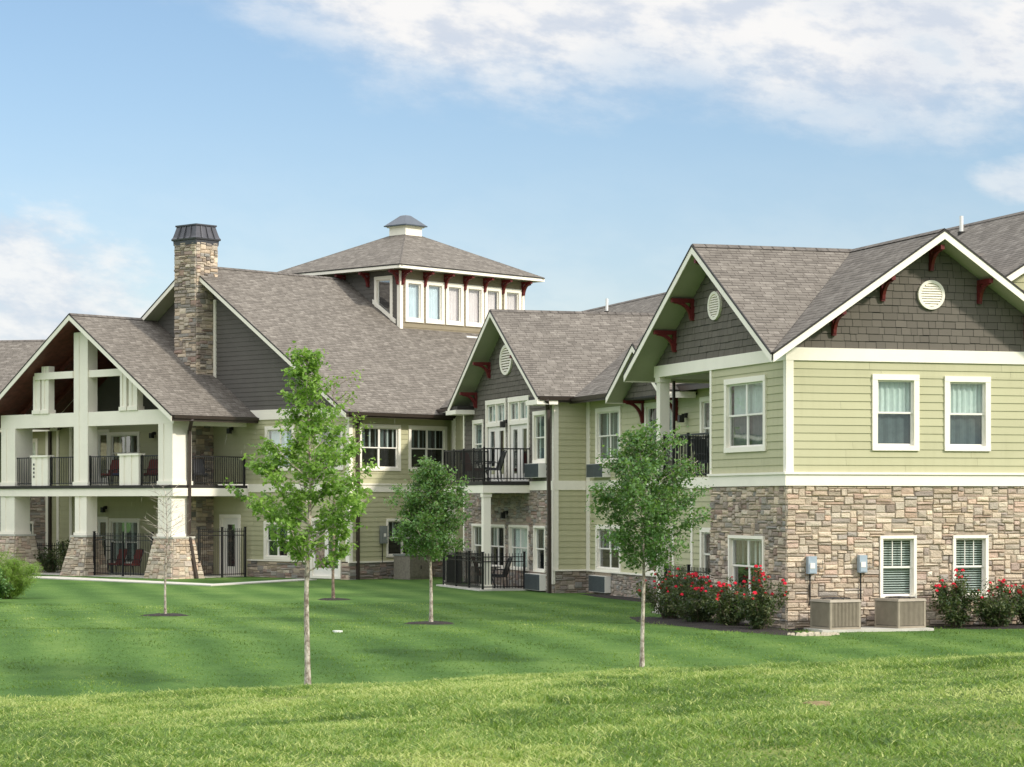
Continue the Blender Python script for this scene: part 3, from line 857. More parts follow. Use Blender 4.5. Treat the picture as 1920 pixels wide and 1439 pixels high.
# windows
window(W1, PF, 2.23, 3.49, 4.31, 6.17, dress='half'); window(W1, PF, 4.18, 5.44, 4.31, 6.15, dress='half')
window(W1, PF, 2.43, 3.41, 0.70, 2.24, trim=0.075, proj=0.07, dress='blind', grid=3)
window(W1, PF, 4.40, 5.37, 0.70, 2.24, trim=0.075, proj=0.07, dress='blind', grid=3)
window(W1, PL, 1.22, 3.86, 4.31, 6.18, cols=2, dress='half', glass='glass_sky')
window(W1, PL, 1.30, 3.56, 0.69, 2.22, cols=2, trim=0.08, proj=0.07, dress='side')
vent(W1, PF, 3.81, 8.13, 0.36); vent(W1, PL, 4.5, 8.12, 0.42, .37)
for p, z in ((1.20, 7.66), (2.50, 8.52), (3.81, 9.30), (5.12, 8.52), (6.42, 7.66)): bracket(W1, PF, p, z, reach=0.66)
for p, z in ((6.06, 8.42), (7.35, 7.66), (2.75, 8.42), (4.4, 9.30)): bracket(W1, PL, p, z, reach=0.64, w=0.12)

# long recessed wall towards the middle
gable2 = lambda z: (15.9-(7.68-z)/.6, 15.9+(7.68-z)/.6)
wl = [(20.17, 22.6), (15.42, 17.96), (10.9, 13.29)]
mb = MB(); H = [hole(a, b, 4.31, 6.15) for a, b in wl]+[hole(a, b, 0.74, 2.30) for a, b in wl]+[hole(5.6, 7.5, 3.7, 6.0)]
laps(mb, PLL, 0.78, Z_B0, (4.87, 23.6), H); laps(mb, PLL, Z_B1, 6.52, (4.87, 23.6), H); mb.build('siding_wall', W1)
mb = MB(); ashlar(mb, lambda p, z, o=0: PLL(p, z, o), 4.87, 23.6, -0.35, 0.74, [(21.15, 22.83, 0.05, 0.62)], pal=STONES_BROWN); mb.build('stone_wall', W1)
mb = MB()
PLL.box(mb, 4.87, 23.6, Z_B0, Z_B1, 0, 0.05, 'trim'); PLL.box(mb, 4.87, 23.62, 0.735, 0.79, 0, 0.085, 'trim')
for a, b in ((0.79, Z_B0), (Z_B1, 6.5)): PLL.box(mb, 23.24, 23.56, a, b, 0, 0.045, 'trim')
for a, b in ((0.79, Z_B0),): PLL.box(mb, 13.9, 14.06, a, b, 0, 0.045, 'trim')
mb.build('trim', W1)
for a, b in wl: window(W1, PLL, a, b, 4.31, 6.15, cols=2, dress='curtain_grey')
for a, b in wl: window(W1, PLL, a, b, 0.74, 2.30, cols=2, dress='side')
window(W1, PLL, 5.6, 7.5, 3.7, 6.0, cols=2, dress='curtain_grey', hung=False, name='balcony_door')


def ptac(root, pl, p0, p1, z0, z1, off=0.30):
    mb = MB(); pl.box(mb, p0, p1, z0, z1, 0.0, off, 'vinyl'); o = mb.build('wall_air_conditioner', root)
    g = MB(); z = z0+.04
    g_in = MB(); pl.box(g_in, p0+.01, p1-.01, z0+.01, z1-.01, off, off+.004, 'unit_dark'); 
    while z < z1-.04: pl.box(g_in, p0+.05, p1-.05, z, z+.008, off+.004, off+.018, 'unit_dark'); z += .03
    g_in.build('grille', o); return o


ptac(W1, PLL, 21.2, 22.8, 3.86, 4.31); ptac(W1, PLL, 21.2, 22.8, 0.08, 0.62, 0.22)
# small cantilevered gable on the recessed wall
PG2 = Plane((2.45, 0), (0, 1), (-1, 0)); mb = MB()
laps(mb, PG2, 6.28, 7.68, lambda z: (max(13.6, 15.9-(7.72-z)/.6), min(18.2, 15.9+(7.72-z)/.6)), step=0.178, mat='shake', shake=True)
mb.face([PG2(13.6, 6.28), PG2(18.2, 6.28), PLL(18.2, 6.28), PLL(13.6, 6.28)], 'soffit')
PG2.box(mb, 13.6, 18.25, 6.24, 6.30, -.65, 0.03, 'dark_edge')
mb.build('gable_wall', W1)
for p in (18.1, 15.2): bracket(W1, PLL, p, 6.26, reach=0.70, drop=0.75, w=0.12)

# middle gable block
fm = lambda z: (max(23.6, 28.78-(9.62-z)/.6), min(34.4, 28.78+(9.62-z)/.6))
mu = [(24.41, 25.87, 4.36, 6.15), (26.29, 28.7, 3.7, 6.74), (28.96, 31.45, 3.7, 6.74), (31.79, 33.16, 4.3, 6.08)]
ml = [(24.47, 25.76), (26.35, 28.58), (29.08, 31.25), (31.8, 33.2)]
mb = MB(); laps(mb, PM, Z_B1, 9.62, fm, [hole(*m) for m in mu], step=0.178, mat='shake', shake=True)
backing(mb, PM, Z_B1, 9.62, fm, [hole(*m) for m in mu], 'dark_edge', 0.002); mb.build('gable_wall', W1)
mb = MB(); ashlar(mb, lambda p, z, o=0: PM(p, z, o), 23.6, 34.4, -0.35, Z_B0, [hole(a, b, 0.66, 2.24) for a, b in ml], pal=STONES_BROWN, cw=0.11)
mb.build('stone_wall', W1)
mb = MB(); laps(mb, PMS, 0.78, Z_B0, (0, 1.14)); laps(mb, PMS, Z_B1, 6.52, (0, 1.14)); mb.build('siding_wall', W1)
mb = MB(); ashlar(mb, lambda p, z, o=0: PMS(p, z, o), 0, 1.14, -0.35, 0.74, pal=STONES_BROWN); mb.build('stone_wall', W1)
mb = MB()
PM.box(mb, 23.598, 34.4, Z_B0, Z_B1, 0, 0.05, 'trim'); PMS.box(mb, -0.06, 1.08, Z_B0, Z_B1, 0, 0.055, 'trim')
PM.box(mb, 23.55, 23.76, Z_B1, 6.5, 0, 0.046, 'trim'); PMS.box(mb, -0.04, 0.12, 0.79, Z_B0, 0, 0.043, 'trim'); PMS.box(mb, -0.04, 0.12, Z_B1, 6.5, 0, 0.043, 'trim')
PMS.box(mb, -0.08, 1.06, 0.735, 0.79, 0, 0.088, 'trim'); PM.box(mb, 34.26, 34.4, 0, 6.6, 0, 0.046, 'trim')
PM.box(mb, 23.55, 23.72, 0.3, Z_B0, 0, 0.07, 'trim')
# cornice returns at the gable feet
mb.box(1.22, UM, 33.0, 34.35, 6.30, 6.46, 'trim'); mb.box(1.22, UM, 23.25, 24.5, 6.30, 6.46, 'trim')
mb.box(1.30, UM, 33.05, 34.3, 6.46, 6.60, 'dark_edge'); mb.box(1.30, UM, 23.3, 24.4, 6.46, 6.58, 'dark_edge')
mb.build('trim', W1)
window(W1, PM, *mu[0][:2], 4.36, 6.15, dress='curtain_grey'); window(W1, PM, *mu[3][:2], 4.30, 6.08, dress='curtain_grey')
for a, b in ml: window(W1, PM, a, b, 0.66, 2.24, cols=2 if b-a > 2 else 1, trim=0.08, proj=0.065, dress='curtain' if b-a > 2 and a < 27 else 'side')


def balcony_doors(a, b, z0, z1):
    mb = MB(); t = 0.14; zt = z1-0.92
    PM.box(mb, a, b, z1-t*1.2, z1, 0, 0.07, 'trim'); PM.box(mb, a, a+t, z0, z1-t*1.2, 0, 0.062, 'trim'); PM.box(mb, b-t, b, z0, z1-t*1.2, 0, 0.062, 'trim')
    PM.box(mb, a+t, b-t, zt-0.05, zt+0.09, -0.05, 0.05, 'trim'); m = (a+b)/2
    PM.box(mb, m-0.06, m+0.06, zt+0.09, z1-t*1.2, -0.05, 0.045, 'trim')
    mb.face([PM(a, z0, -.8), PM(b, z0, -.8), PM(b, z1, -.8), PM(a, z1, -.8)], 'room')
    w = mb.build('balcony_door', W1); fr = MB(); gl = MB(); cu = MB()
    for x0, x1 in ((a+t, m), (m, b-t)):
        x0 += 0.01; x1 -= 0.01; s = 0.27
        PM.box(fr, x0, x0+s, z0, zt-0.05, -0.06, -0.01, 'vinyl'); PM.box(fr, x1-s, x1, z0, zt-0.05, -0.06, -0.01, 'vinyl')
        PM.box(fr, x0+s, x1-s, z0, z0+0.35, -0.06, -0.012, 'vinyl'); PM.box(fr, x0+s, x1-s, zt-0.22, zt-0.05, -0.06, -0.012, 'vinyl')
        gl.face([PM(x0+s, z0+.35, -.03), PM(x1-s, z0+.35, -.03), PM(x1-s, zt-.22, -.03), PM(x0+s, zt-.22, -.03)], 'glass')
        cu.face([PM(x0+s, z0+.2, -.12), PM(x0+s+(x1-x0)*.22, z0+.2, -.12), PM(x0+s+(x1-x0)*.22, zt-.1, -.12), PM(x0+s, zt-.1, -.12)], 'curtain')
    for x0, x1 in ((a+t, m-.06), (m+.06, b-t)):
        s = 0.06; y0, y1 = zt+.09, z1-t*1.2
        PM.box(fr, x0, x0+s, y0, y1, -0.05, 0.0, 'vinyl'); PM.box(fr, x1-s, x1, y0, y1, -0.05, 0.0, 'vinyl'); PM.box(fr, x0+s, x1-s, y0, y0+s, -0.05, -.002, 'vinyl'); PM.box(fr, x0+s, x1-s, y1-s, y1, -0.05, -.002, 'vinyl')
        mm = (x0+x1)/2; PM.box(fr, mm-.02, mm+.02, y0+s, y1-s, -.05, -.004, 'vinyl')
        gl.face([PM(x0+s, y0+s, -.03), PM(x1-s, y0+s, -.03), PM(x1-s, y1-s, -.03), PM(x0+s, y1-s, -.03)], 'glass')
    cu.face([PM(a+t, zt+.1, -.13), PM(b-t, zt+.1, -.13), PM(b-t, z1-t, -.13), PM(a+t, z1-t, -.13)], 'curtain')
    fr.build('frame', w); gl.build('pane', w); cu.build('curtain', w)


balcony_doors(*mu[1]); balcony_doors(*mu[2])
ptac(W1, PM, 24.45, 26.0, 3.88, 4.36); ptac(W1, PM, 24.45, 26.1, 0.05, 0.60, 0.26)
vent(W1, PM, 28.95, 8.10, 0.70, 0.54)
for p, z in ((31.0, 8.12), (32.7, 7.10), (26.5, 8.12)): bracket(W1, PM, p, z, reach=0.66, w=0.14)


def wall_light(root, pl, p, z, off0=0.05):
    mb = MB(); pl.box(mb, p-.05, p+.05, z-.02, z+.12, off0-.05, off0+.04, 'iron'); pl.box(mb, p-.02, p+.02, z+.06, z+.1, off0+.04, off0+.14, 'iron')
    pl.box(mb, p-.08, p+.08, z-.16, z+.06, off0+.08, off0+.24, 'iron'); return mb.build('wall_light', root)


wall_light(W1, PM, 28.83, 5.85); wall_light(W1, PM, 28.83, 2.62); wall_light(W1, PLL, 14.4, 5.6)

# mid balcony
mb = MB(); mb.box(0.22, UM, 26.2, 31.35, 3.63, 3.76, 'dark_edge'); mb.build('balcony_floor', W1)
mb = MB(); mb.box(0.24, 0.34, 26.22, 31.32, 3.36, 3.628, 'trim'); mb.box(0.34, UM, 26.22, 26.32, 3.36, 3.628, 'trim'); mb.box(0.34, UM, 31.22, 31.32, 3.36, 3.628, 'trim')
mb.box(0.34, UM, 26.32, 31.22, 3.50, 3.54, 'soffit'); mb.build('balcony_beam', W1)


def column(root, x, y, z0, z1, w=0.26, name='column'):
    mb = MB(); a = w/2
    mb.box(x-a, x+a, y-a, y+a, z0+.18, z1-.14, 'trim'); mb.box(x-a-.035, x+a+.035, y-a-.035, y+a+.035, z0, z0+.18, 'trim'); mb.box(x-a-.03, x+a+.03, y-a-.03, y+a+.03, z1-.14, z1, 'trim')
    return mb.build(name, root)


column(W1, 0.42, 26.45, 0.03, 3.36); column(W1, 0.42, 31.15, 0.03, 3.36)
railing(W1, [(UM, 26.28), (0.30, 26.28), (0.30, 31.28), (UM, 31.28)], 3.76, 1.12, post_every=1.3)
# end pavilion balcony
mb = MB(); mb.box(0.0, UL, 4.90, 8.9, 3.60, 3.70, 'dark_edge'); mb.build('balcony_floor', W1)
mb = MB(); mb.box(-0.02, 0.12, 4.88, 8.9, 3.42, 3.70, 'trim'); mb.box(0.12, UL, 8.78, 8.9, 3.42, 3.70, 'trim'); mb.box(.12, UL, 4.9, 8.78, 3.46, 3.50, 'soffit')
mb.build('balcony_beam', W1)
mb = MB(); mb.box(0.1, UL, 8.75, 8.9, 6.47, 6.78, 'trim'); mb.box(0.1, UL, 4.9, 8.75, 6.44, 6.48, 'soffit'); mb.build('balcony_ceiling', W1)
column(W1, 0.12, 8.66, 3.70, 6.47, 0.28); column(W1, 0.12, 8.66, 0.0, 3.42, 0.28)
railing(W1, [(0.10, 4.95), (0.10, 8.52)], 3.70, 1.15, post_every=1.8); railing(W1, [(0.12, 8.8), (UL, 8.8)], 3.70, 1.15)
mb = MB(); laps(mb, Plane((0, 4.87), (1, 0), (0, 1)), 3.7, 6.47, (0, UL)); mb.box(0.0, UL, 4.80, 4.865, -0.3, 3.45, 'mortar'); mb.build('siding_wall', W1)
# connector wall
mb = MB(); laps(mb, PC, 0.78, Z_B0, (34.4, 42.4)); laps(mb, PC, Z_B1, 6.52, (34.4, 42.4)); mb.build('siding_wall', W1)
mb = MB(); PC.box(mb, 34.4, 42.4, Z_B0, Z_B1, 0, 0.05, 'trim')
for p in (39.2, 41.2):
    PC.box(mb, p, p+.3, 0.0, Z_B0, 0, 0.1, 'trim'); PC.box(mb, p, p+.3, Z_B1, 6.5, 0, 0.1, 'trim')
mb.build('trim', W1)
mb = MB(); ashlar(mb, lambda p, z, o=0: PC(p, z, o), 34.4, 42.4, -0.35, 0.74, pal=STONES_BROWN); mb.build('stone_wall', W1)
# far faces: main block end walls
PE = Plane((0, 0.95), (1, 0), (0, -1)); mb = MB()
laps(mb, PE, 0, 6.5, (7.62, 16.9)); laps(mb, PE, 6.5, 10.9, lambda z: (max(3.1, 10-(10.93-z)/.61), min(16.9, 10+(10.93-z)/.61)), mat='siding')
mb.box(7.60, 7.62, 0.0, 0.95, 0, 6.6, 'siding'); mb.box(16.85, 16.9, 0.95, 45, 0, 6.6, 'siding'); mb.box(3.2, 16.9, 44.9, 45, 0, 6.6, 'siding')
mb.build('siding_wall', W1)

# roofs of the right wing
rf, sf, fa = MB(), MB(), MB()
ZR = 9.67; ze = 6.61
slope(rf, sf, [(-.69, -.75, ze), (3.81, -.75, ZR), (3.81, 4.4, ZR), (-.69, -.69, ze)][::-1], edges=(2,), fas=fa)
slope(rf, sf, [(3.81, -.75, ZR), (8.31, -.75, ze), (8.31, 3.0, ze), (8.31, 9.0, ze), (3.81, 9.0, ZR)], edges=(0, 1), fas=fa)
slope(rf, sf, [(-.70, -.69, ze), (-.70, 4.4, ZR), (3.81, 4.4, ZR)], edges=(0,), fas=fa)
zb = ZR-.6*5.1
slope(rf, sf, [(-.70, 4.4, ZR), (-.70, 9.5, zb), (5.0, 9.5, zb), (8.0, 4.4, ZR)], edges=(0, 1), fas=fa)
slope(rf, sf, [(3.81, 4.4, ZR), (8.0, 4.4, ZR), (3.81, 9.0, ZR-.6*4.6)], fas=fa)
# long main roof
zr, u0, ur = 11.12, 2.5, 10.0; zm = lambda u: zr-(ur-u)*.61
slope(rf, sf, [(u0, .3, zm(u0)), (ur, .3, zr), (ur, 45, zr), (6.0, 42.5, zm(6)), (3.0, 42.2, zm(3.0)), (3.0, 34.4, zm(3.0)), (u0, 34.4, zm(u0))][::-1], edges=(5,), eave=(6, 0, 2), fas=fa)
slope(rf, sf, [(ur, .3, zr), (17.5, .3, zm(u0)), (17.5, 45.5, zm(u0)), (ur, 45, zr)], edges=(0, 1), fas=fa)
slope(rf, sf, [(ur, 45, zr), (17.5, 45.5, zm(u0)), (17.4, 50, 8.0), (6.5, 50, 8.0), (6, 42.5, zm(6))])
# small cantilevered gable
slope(rf, sf, [(1.9, 18.3, 6.38), (3.0, 18.3, 6.38), (4.9, 15.9, 7.88), (1.9, 15.9, 7.88)], edges=(3, 0), fas=fa)
slope(rf, sf, [(1.9, 15.9, 7.88), (4.9, 15.9, 7.88), (3.0, 13.5, 6.38), (1.9, 13.5, 6.38)], edges=(3, 2), fas=fa)
# middle gable
zmr, zme = 9.85, 6.58
slope(rf, sf, [(1.27, 23.3, zme), (2.6, 23.3, zme), (8.1, 28.75, zmr), (1.27, 28.75, zmr)], edges=(3,), eave=(0,), fas=fa)
slope(rf, sf, [(1.27, 28.75, zmr), (8.1, 28.75, zmr), (2.6, 34.2, zme), (1.27, 34.2, zme)], edges=(3, 2), fas=fa)
for a, b in (((3.81, -.75, ZR), (3.81, 4.4, ZR)), ((-.7, 4.4, ZR), (8, 4.4, ZR)), ((ur, .3, zr), (ur, 45, zr)), ((1.27, 28.75, zmr), (8.1, 28.75, zmr)), ((1.9, 15.9, 7.88), (4.9, 15.9, 7.88))):
    ridge_cap(rf, (a[0], a[1], a[2]+.01), (b[0], b[1], b[2]+.01))
ro = rf.build('roof', W1); sf.build('soffit', ro); fa.build('fascia', ro)
gutter(W1, (u0, 18.5, zm(u0)), (u0, 23.2, zm(u0)), (-1, 0, 0)); gutter(W1, (1.3, 23.3, zme), (2.5, 23.3, zme), (0, -1, 0)); gutter(W1, (2.9, 34.6, zm(3)-.05), (2.9, 42.0, zm(3)-.05), (-1, 0, 0))
downspout(W1, [(1.55, 23.2, 6.45), (1.70, 23.5, 6.15), (1.75, 23.52, 0.0)], 0.13)
downspout(W1, [(0.55, 8.95, 6.4), (0.55, 8.95, 3.8)], 0.08)


def roof_pipe(root, x, y, z, h=0.55):
    mb = MB(); mb.tube([(x, y, z-.3), (x, y, z+h)], 0.055, 'pvc', 10); mb.tube([(x, y, z-.1), (x, y, z+.05)], 0.11, 'dark_edge', 10); return mb.build('vent_pipe', root)


roof_pipe(W1, 9.4, 9.0, 10.76, 0.5); roof_pipe(W1, 9.3, 39.0, 10.7, 0.55); roof_pipe(W1, 8.9, 3.2, 10.4, .3)


def meter(root, pl, p, z, w=0.26, h=0.45, conduit=True, mat='meter_blue', name='meter_box'):
    mb = MB(); pl.box(mb, p-w/2, p+w/2, z-h/2, z+h/2, 0.05, 0.20, mat)
    o = mb.build(name, root); d = MB()
    pl.box(d, p-w/2+.02, p+w/2-.02, z-h/2+.02, z+.02, 0.20, 0.215, 'unit_grey' if mat != 'meter_blue' else 'meter_blue')
    pl.box(d, p-.07, p+.05, z-.08, z+.05, 0.215, 0.222, 'vinyl'); d.build('cover', o)
    if conduit:
        c = MB(); c.tube([pl(p-.02, z-h/2, .08), pl(p-.02, z-h/2-.75, .08)], 0.018, 'iron', 6)
        c.tube([pl(p+w/2, z-.08, .1), pl(p+w/2+.2, z-.08, .1), pl(p+w/2+.2, z+.1, .1)], 0.012, 'unit_grey', 6); c.build('conduit', o)
    return o


meter(W1, PF, 0.58, 1.54, 0.22, .42); meter(W1, PF, 1.92, 1.56, .20, .42)

# ------------------------------------------------------------------ LEFT WING / LODGE (local x=s, y=t)
P2 = (-6.365, 96.0); A2 = R(47.4)
W2 = empty('lodge_building', (P2[0], P2[1], 0), A2)
tag(W2, 'lodge wing with open white porch, stone chimney and square clerestory tower on its roof', 'building')
QF = Plane((0, 0), (1, 0), (0, -1)); QG = Plane((0, 0), (0, 1), (-1, 0))
mb = MB(); Hf = [hole(.49, 2.79, 4.28, 6.12), hole(3.24, 5.45, 4.28, 6.12), hole(2.0, 3.9, 0.85, 2.38)]
laps(mb, QF, 0.70, 3.44, (0, 6.0), Hf); laps(mb, QF, 3.77, 6.55, (0, 6.0), Hf); mb.build('siding_wall', W2)
mb = MB(); ashlar(mb, lambda p, z, o=0: QF(p, z, o), -.04, 6.0, -.35, .66, pal=STONES_BROWN, cw=.12); mb.build('stone_wall', W2)
Hg = [hole(3.15, 4.9, 4.3, 6.1), hole(.3, 1.87, 4.3, 6.05), hole(3.4, 4.97, .72, 2.28), hole(.45, 2.21, .02, 2.4), hole(6.41, 7.7, 0, 2.53),
      hole(15.0, 15.95, 3.7, 6.18), hole(12.91, 15.0, 4.25, 6.05), hole(20.1, 21.57, 4.16, 5.88), hole(15.06, 15.95, 0, 2.4), hole(12.91, 15.0, .3, 2.34), hole(20.41, 21.61, .5, 2.17)]
mb = MB(); laps(mb, QG, .70, 3.44, (0, 19.4), Hg); laps(mb, QG, 3.77, 6.4, (0, 25.5), Hg); laps(mb, QG, 0, .7, (5.8, 19.4), Hg)
mb.build('siding_wall', W2)
mb = MB(); ashlar(mb, lambda p, z, o=0: QG(p, z, o), -.04, 6.0, -.35, .66, [hole(.45, 2.21, .02, 2.4)], pal=STONES_BROWN+STONES[:2], cw=.12)
ashlar(mb, lambda p, z, o=0: QG(p, z, o), 19.4, 25.5, -.2, 3.3, [hole(20.41, 21.61, .5, 2.17)], pal=STONES_BROWN, cw=.13); mb.build('stone_wall', W2)
mb = MB()
laps(mb, QG, 6.77, 12.6, lambda z: (8.85-(12.62-z)/.667, 8.85+(12.62-z)/.667), step=.19, mat='grey_siding'); mb.build('gable_wall', W2)
mb = MB()
QF.box(mb, -.05, 6.0, 3.44, 3.72, 0, .05, 'trim'); QF.box(mb, -.09, 6.0, 3.72, 3.775, 0, .09, 'trim'); QG.box(mb, 0, 5.9, 3.44, 3.77, 0, .055, 'trim')
QF.box(mb, -.045, .14, .70, 3.44, 0, .045, 'trim'); QF.box(mb, -.045, .14, 3.775, 6.5, 0, .045, 'trim'); QG.box(mb, -.002, .16, .70, 3.44, 0, .048, 'trim'); QG.box(mb, -.002, .16, 3.77, 6.37, 0, .048, 'trim')
QG.box(mb, -.05, 6.6, 6.37, 6.77, 0, .06, 'trim'); QG.box(mb, 6.6, 17.6, 6.37, 6.77, 0, .055, 'soffit')
QF.box(mb, -.08, 6.0, .655, .71, 0, .085, 'trim'); QG.box(mb, 2.3, 5.95, .655, .71, 0, .09, 'trim')
QG.box(mb, 17.6, 17.8, 0, 6.4, 0, .05, 'trim'); QG.box(mb, 19.3, 19.5, 0, 6.4, 0, .06, 'trim'); QG.box(mb, 18.55, 18.72, 0, 6.4, 0, .05, 'trim')
QG.box(mb, 7.93, 8.07, 7.0, 11.4, 0, .07, 'trim')
mb.build('trim', W2)
window(W2, QF, .49, 2.79, 4.28, 6.12, cols=2, dress='side'); window(W2, QF, 3.24, 5.45, 4.28, 6.12, cols=2, dress='side'); window(W2, QF, 2.0, 3.9, .85, 2.38, cols=2, trim=.09, dress='side')
window(W2, QG, 3.15, 4.9, 4.3, 6.1, cols=2, dress='curtain_blue', glass='glass_sky'); window(W2, QG, .3, 1.87, 4.3, 6.05, cols=2, dress='side'); window(W2, QG, 3.4, 4.97, .72, 2.28, cols=2, dress='side')
window(W2, QG, 12.91, 15.0, 4.25, 6.05, cols=2, dress='side', glass='glass_sky'); window(W2, QG, 20.1, 21.57, 4.16, 5.88, dress='curtain'); window(W2, QG, 12.91, 15.0, .3, 2.34, cols=2, dress='curtain_grey'); window(W2, QG, 20.41, 21.61, .5, 2.17, cols=2, trim=.08, proj=.06, dress='side')
window(W2, QG, .45, 2.21, .02, 2.4, cols=2, dress='none', hung=False, sash=.10, name='french_door', trim=.12, kick=.3)
window(W2, QG, 6.41, 7.7, 0, 2.53, cols=1, dress='none', hung=False, sash=.27, name='porch_door', trim=.14, kick=.25)
window(W2, QG, 15.0, 15.95, 3.7, 6.18, cols=1, dress='none', hung=False, sash=.14, name='porch_door', trim=.1, kick=.3, glass='glass_sky')
window(W2, QG, 15.06, 15.95, 0, 2.4, cols=1, dress='none', hung=False, sash=.14, name='porch_door', trim=.1, kick=.3)
wall_light(W2, QG, 11.9, 5.9); wall_light(W2, QG, 15.2, 2.75); wall_light(W2, QG, 9.0, 2.6, .98); wall_light(W2, QG, 6.9, 6.0)
meter(W2, QF, 1.75, 1.75, .3, .7, True, 'unit_grey')

# big roof
rf, sf, fa = MB(), MB(), MB(); zr2, tr, sl2 = 12.86, 8.85, .667; zz = lambda t: zr2-sl2*abs(t-tr)
slope(rf, sf, [(-.75, -.6, zz(-.6)), (6.4, -.6, zz(-.6)), (18, -.6, zz(-.6)), (18, tr, zr2), (-.75, tr, zr2)], edges=(4,), eave=(0, 1), fas=fa)
slope(rf, sf, [(-.75, tr, zr2), (18, tr, zr2), (18, 18.3, zz(18.3)), (-.75, 18.3, zz(18.3))], edges=(3,), fas=fa)
ridge_cap(rf, (-.75, tr, zr2+.01), (18, tr, zr2+.01))
ro = rf.build('roof', W2); sf.build('soffit', ro); fa.build('fascia', ro)
gutter(W2, (-.6, -.6, zz(-.6)), (6.3, -.6, zz(-.6)), (0, -1, 0)); downspout(W2, [(.25, -.62, 6.4), (.38, -.1, 6.1), (.38, -.09, 0)], .12)
mb = MB(); mb.box(11.9, 12.6, 5.0, 5.12, zz(5.0)-.02, zz(5.0)+.07, 'pvc'); mb.build('roof_vent', W2)
# stone chimney
mb = MB(); cx0, cx1, cy0, cy1 = -.92, .22, 8.15, 9.50
for pl, a, b in ((Plane((cx0, 0), (0, 1), (-1, 0)), cy0, cy1), (Plane((0, cy1), (1, 0), (0, 1)), cx0, cx1), (Plane((cx1, 0), (0, 1), (1, 0)), cy0, cy1), (Plane((0, cy0), (1, 0), (0, -1)), cx0, cx1)):
    ashlar(mb, lambda p, z, o=0, pl=pl: pl(p, z, o), a, b, -.2, 13.75, pal=STONES_BROWN+STONES[:3], cw=.10, ch=.075, depth=(.02, .07))
ch = mb.build('chimney', W2)
mb = MB()
def ring(e, z): return [(cx0-e, cy0-e, z), (cx1+e, cy0-e, z), (cx1+e, cy1+e, z), (cx0-e, cy1+e, z)]
lv = [(.04, 13.66), (.05, 13.84), (.10, 13.86), (.11, 13.92), (.06, 14.00), (.01, 14.18), (-.035, 14.36), (-.05, 14.42), (-.01, 14.44), (-.01, 14.50)]
for (e0, z0), (e1, z1) in zip(lv[:-1], lv[1:]): mb.hexa(ring(e0, z0)+ring(e1, z1), 'cap_metal')
for k in range(4):
    for i in range(1, 4):
        q0 = ring(.12, 13.93); q1 = ring(-.03, 14.42); a = Vector(q0[k]).lerp(Vector(q0[(k+1) % 4]), i/4); b = Vector(q1[k]).lerp(Vector(q1[(k+1) % 4]), i/4); mb.bar(a, b, .03, .03, 'cap_metal')
mb.build('chimney_cap', ch)

# clerestory tower
s0, s1, t0, t1 = 8.12, 16.0, 5.37, 12.6
TF = Plane((0, t0), (1, 0), (0, -1)); TL = Plane((s0, 0), (0, 1), (-1, 0))
tw = [(8.41, 9.52), (9.66, 10.82), (10.92, 12.04), (12.17, 13.35), (13.41, 14.5), (14.68, 15.82)]
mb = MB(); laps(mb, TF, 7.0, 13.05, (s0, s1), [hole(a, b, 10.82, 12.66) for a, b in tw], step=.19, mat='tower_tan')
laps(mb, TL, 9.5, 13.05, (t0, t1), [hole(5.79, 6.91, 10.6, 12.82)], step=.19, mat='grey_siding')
mb.box(s1-.02, s1, t0, t1, 9, 13.05, 'grey_siding'); mb.box(s0, s1, t1-.02, t1, 9, 13.05, 'grey_siding')
tower = mb.build('tower_wall', W2)
mb = MB(); TF.box(mb, s0-.04, s0+.13, 10.2, 13.0, 0, .05, 'trim'); TL.box(mb, t0, t0+.14, 10.2, 13.0, 0, .045, 'trim'); TF.box(mb, s1-.12, s1+.03, 10.2, 13, 0, .05, 'trim')
TL.hexa = None
a0 = zz(5.6)+.10; a1 = zz(7.0)+.10
mb.hexa([TL(5.6, a0-.06, 0), TL(7.0, a1-.06, 0), TL(7.0, a1-.06, .075), TL(5.6, a0-.06, .075), TL(5.6, a0+.12, 0), TL(7.0, a1+.12, 0), TL(7.0, a1+.12, .075), TL(5.6, a0+.12, .075)], 'trim')
mb.build('trim', W2)
for i, (a, b) in enumerate(tw): window(W2, TF, a, b, 10.82, 12.66, trim=.17, dress=('curtain_blue', 'curtain_blue', 'curtain_pink', 'curtain_pink', 'curtain_pink', 'curtain_pink')[i], hung=False, sash=.05, glass='glass_sky')
window(W2, TL, 5.79, 6.91, 10.6, 12.82, trim=.15, dress='none', hung=False, sash=.05)
for p in (8.22, 9.59, 10.87, 12.10, 13.38, 14.59, 15.92): bracket(W2, TF, p, 13.02, reach=.58, drop=.62, w=.13)
for p in (7.3, 8.8, 10.3, 11.8): bracket(W2, TL, p, 13.02, reach=.58, drop=.62, w=.13)
bracket(W2, TL, 5.45, 13.02, reach=.58, drop=.62, w=.13); bracket(W2, Plane((s1, 0), (0, 1), (1, 0)), 5.45, 13.02, reach=.55, drop=.9, w=.13)
rf, sf, fa = MB(), MB(), MB(); e0, e1, g0, g1, zt = 7.45, 16.68, 4.70, 13.27, 13.22; ap = ((e0+e1)/2, (g0+g1)/2, 15.3)
q = [(e0, g0, zt), (e1, g0, zt), (e1, g1, zt), (e0, g1, zt)]
for k in range(4):
    slope(rf, sf, [q[k], q[(k+1) % 4], ap], edges=(0,), fas=fa, drop=.15); ridge_cap(rf, q[k], ap, .14)
sf.f.clear(); sf.m.clear(); sf.c.clear(); sf.uv.clear(); sf.v.clear(); sf.face([(e0, g0, 13.06), (e1, g0, 13.06), (e1, g1, 13.06), (e0, g1, 13.06)], 'soffit')
ro = rf.build('tower_roof', W2); sf.build('soffit', ro); fa.build('fascia', ro)
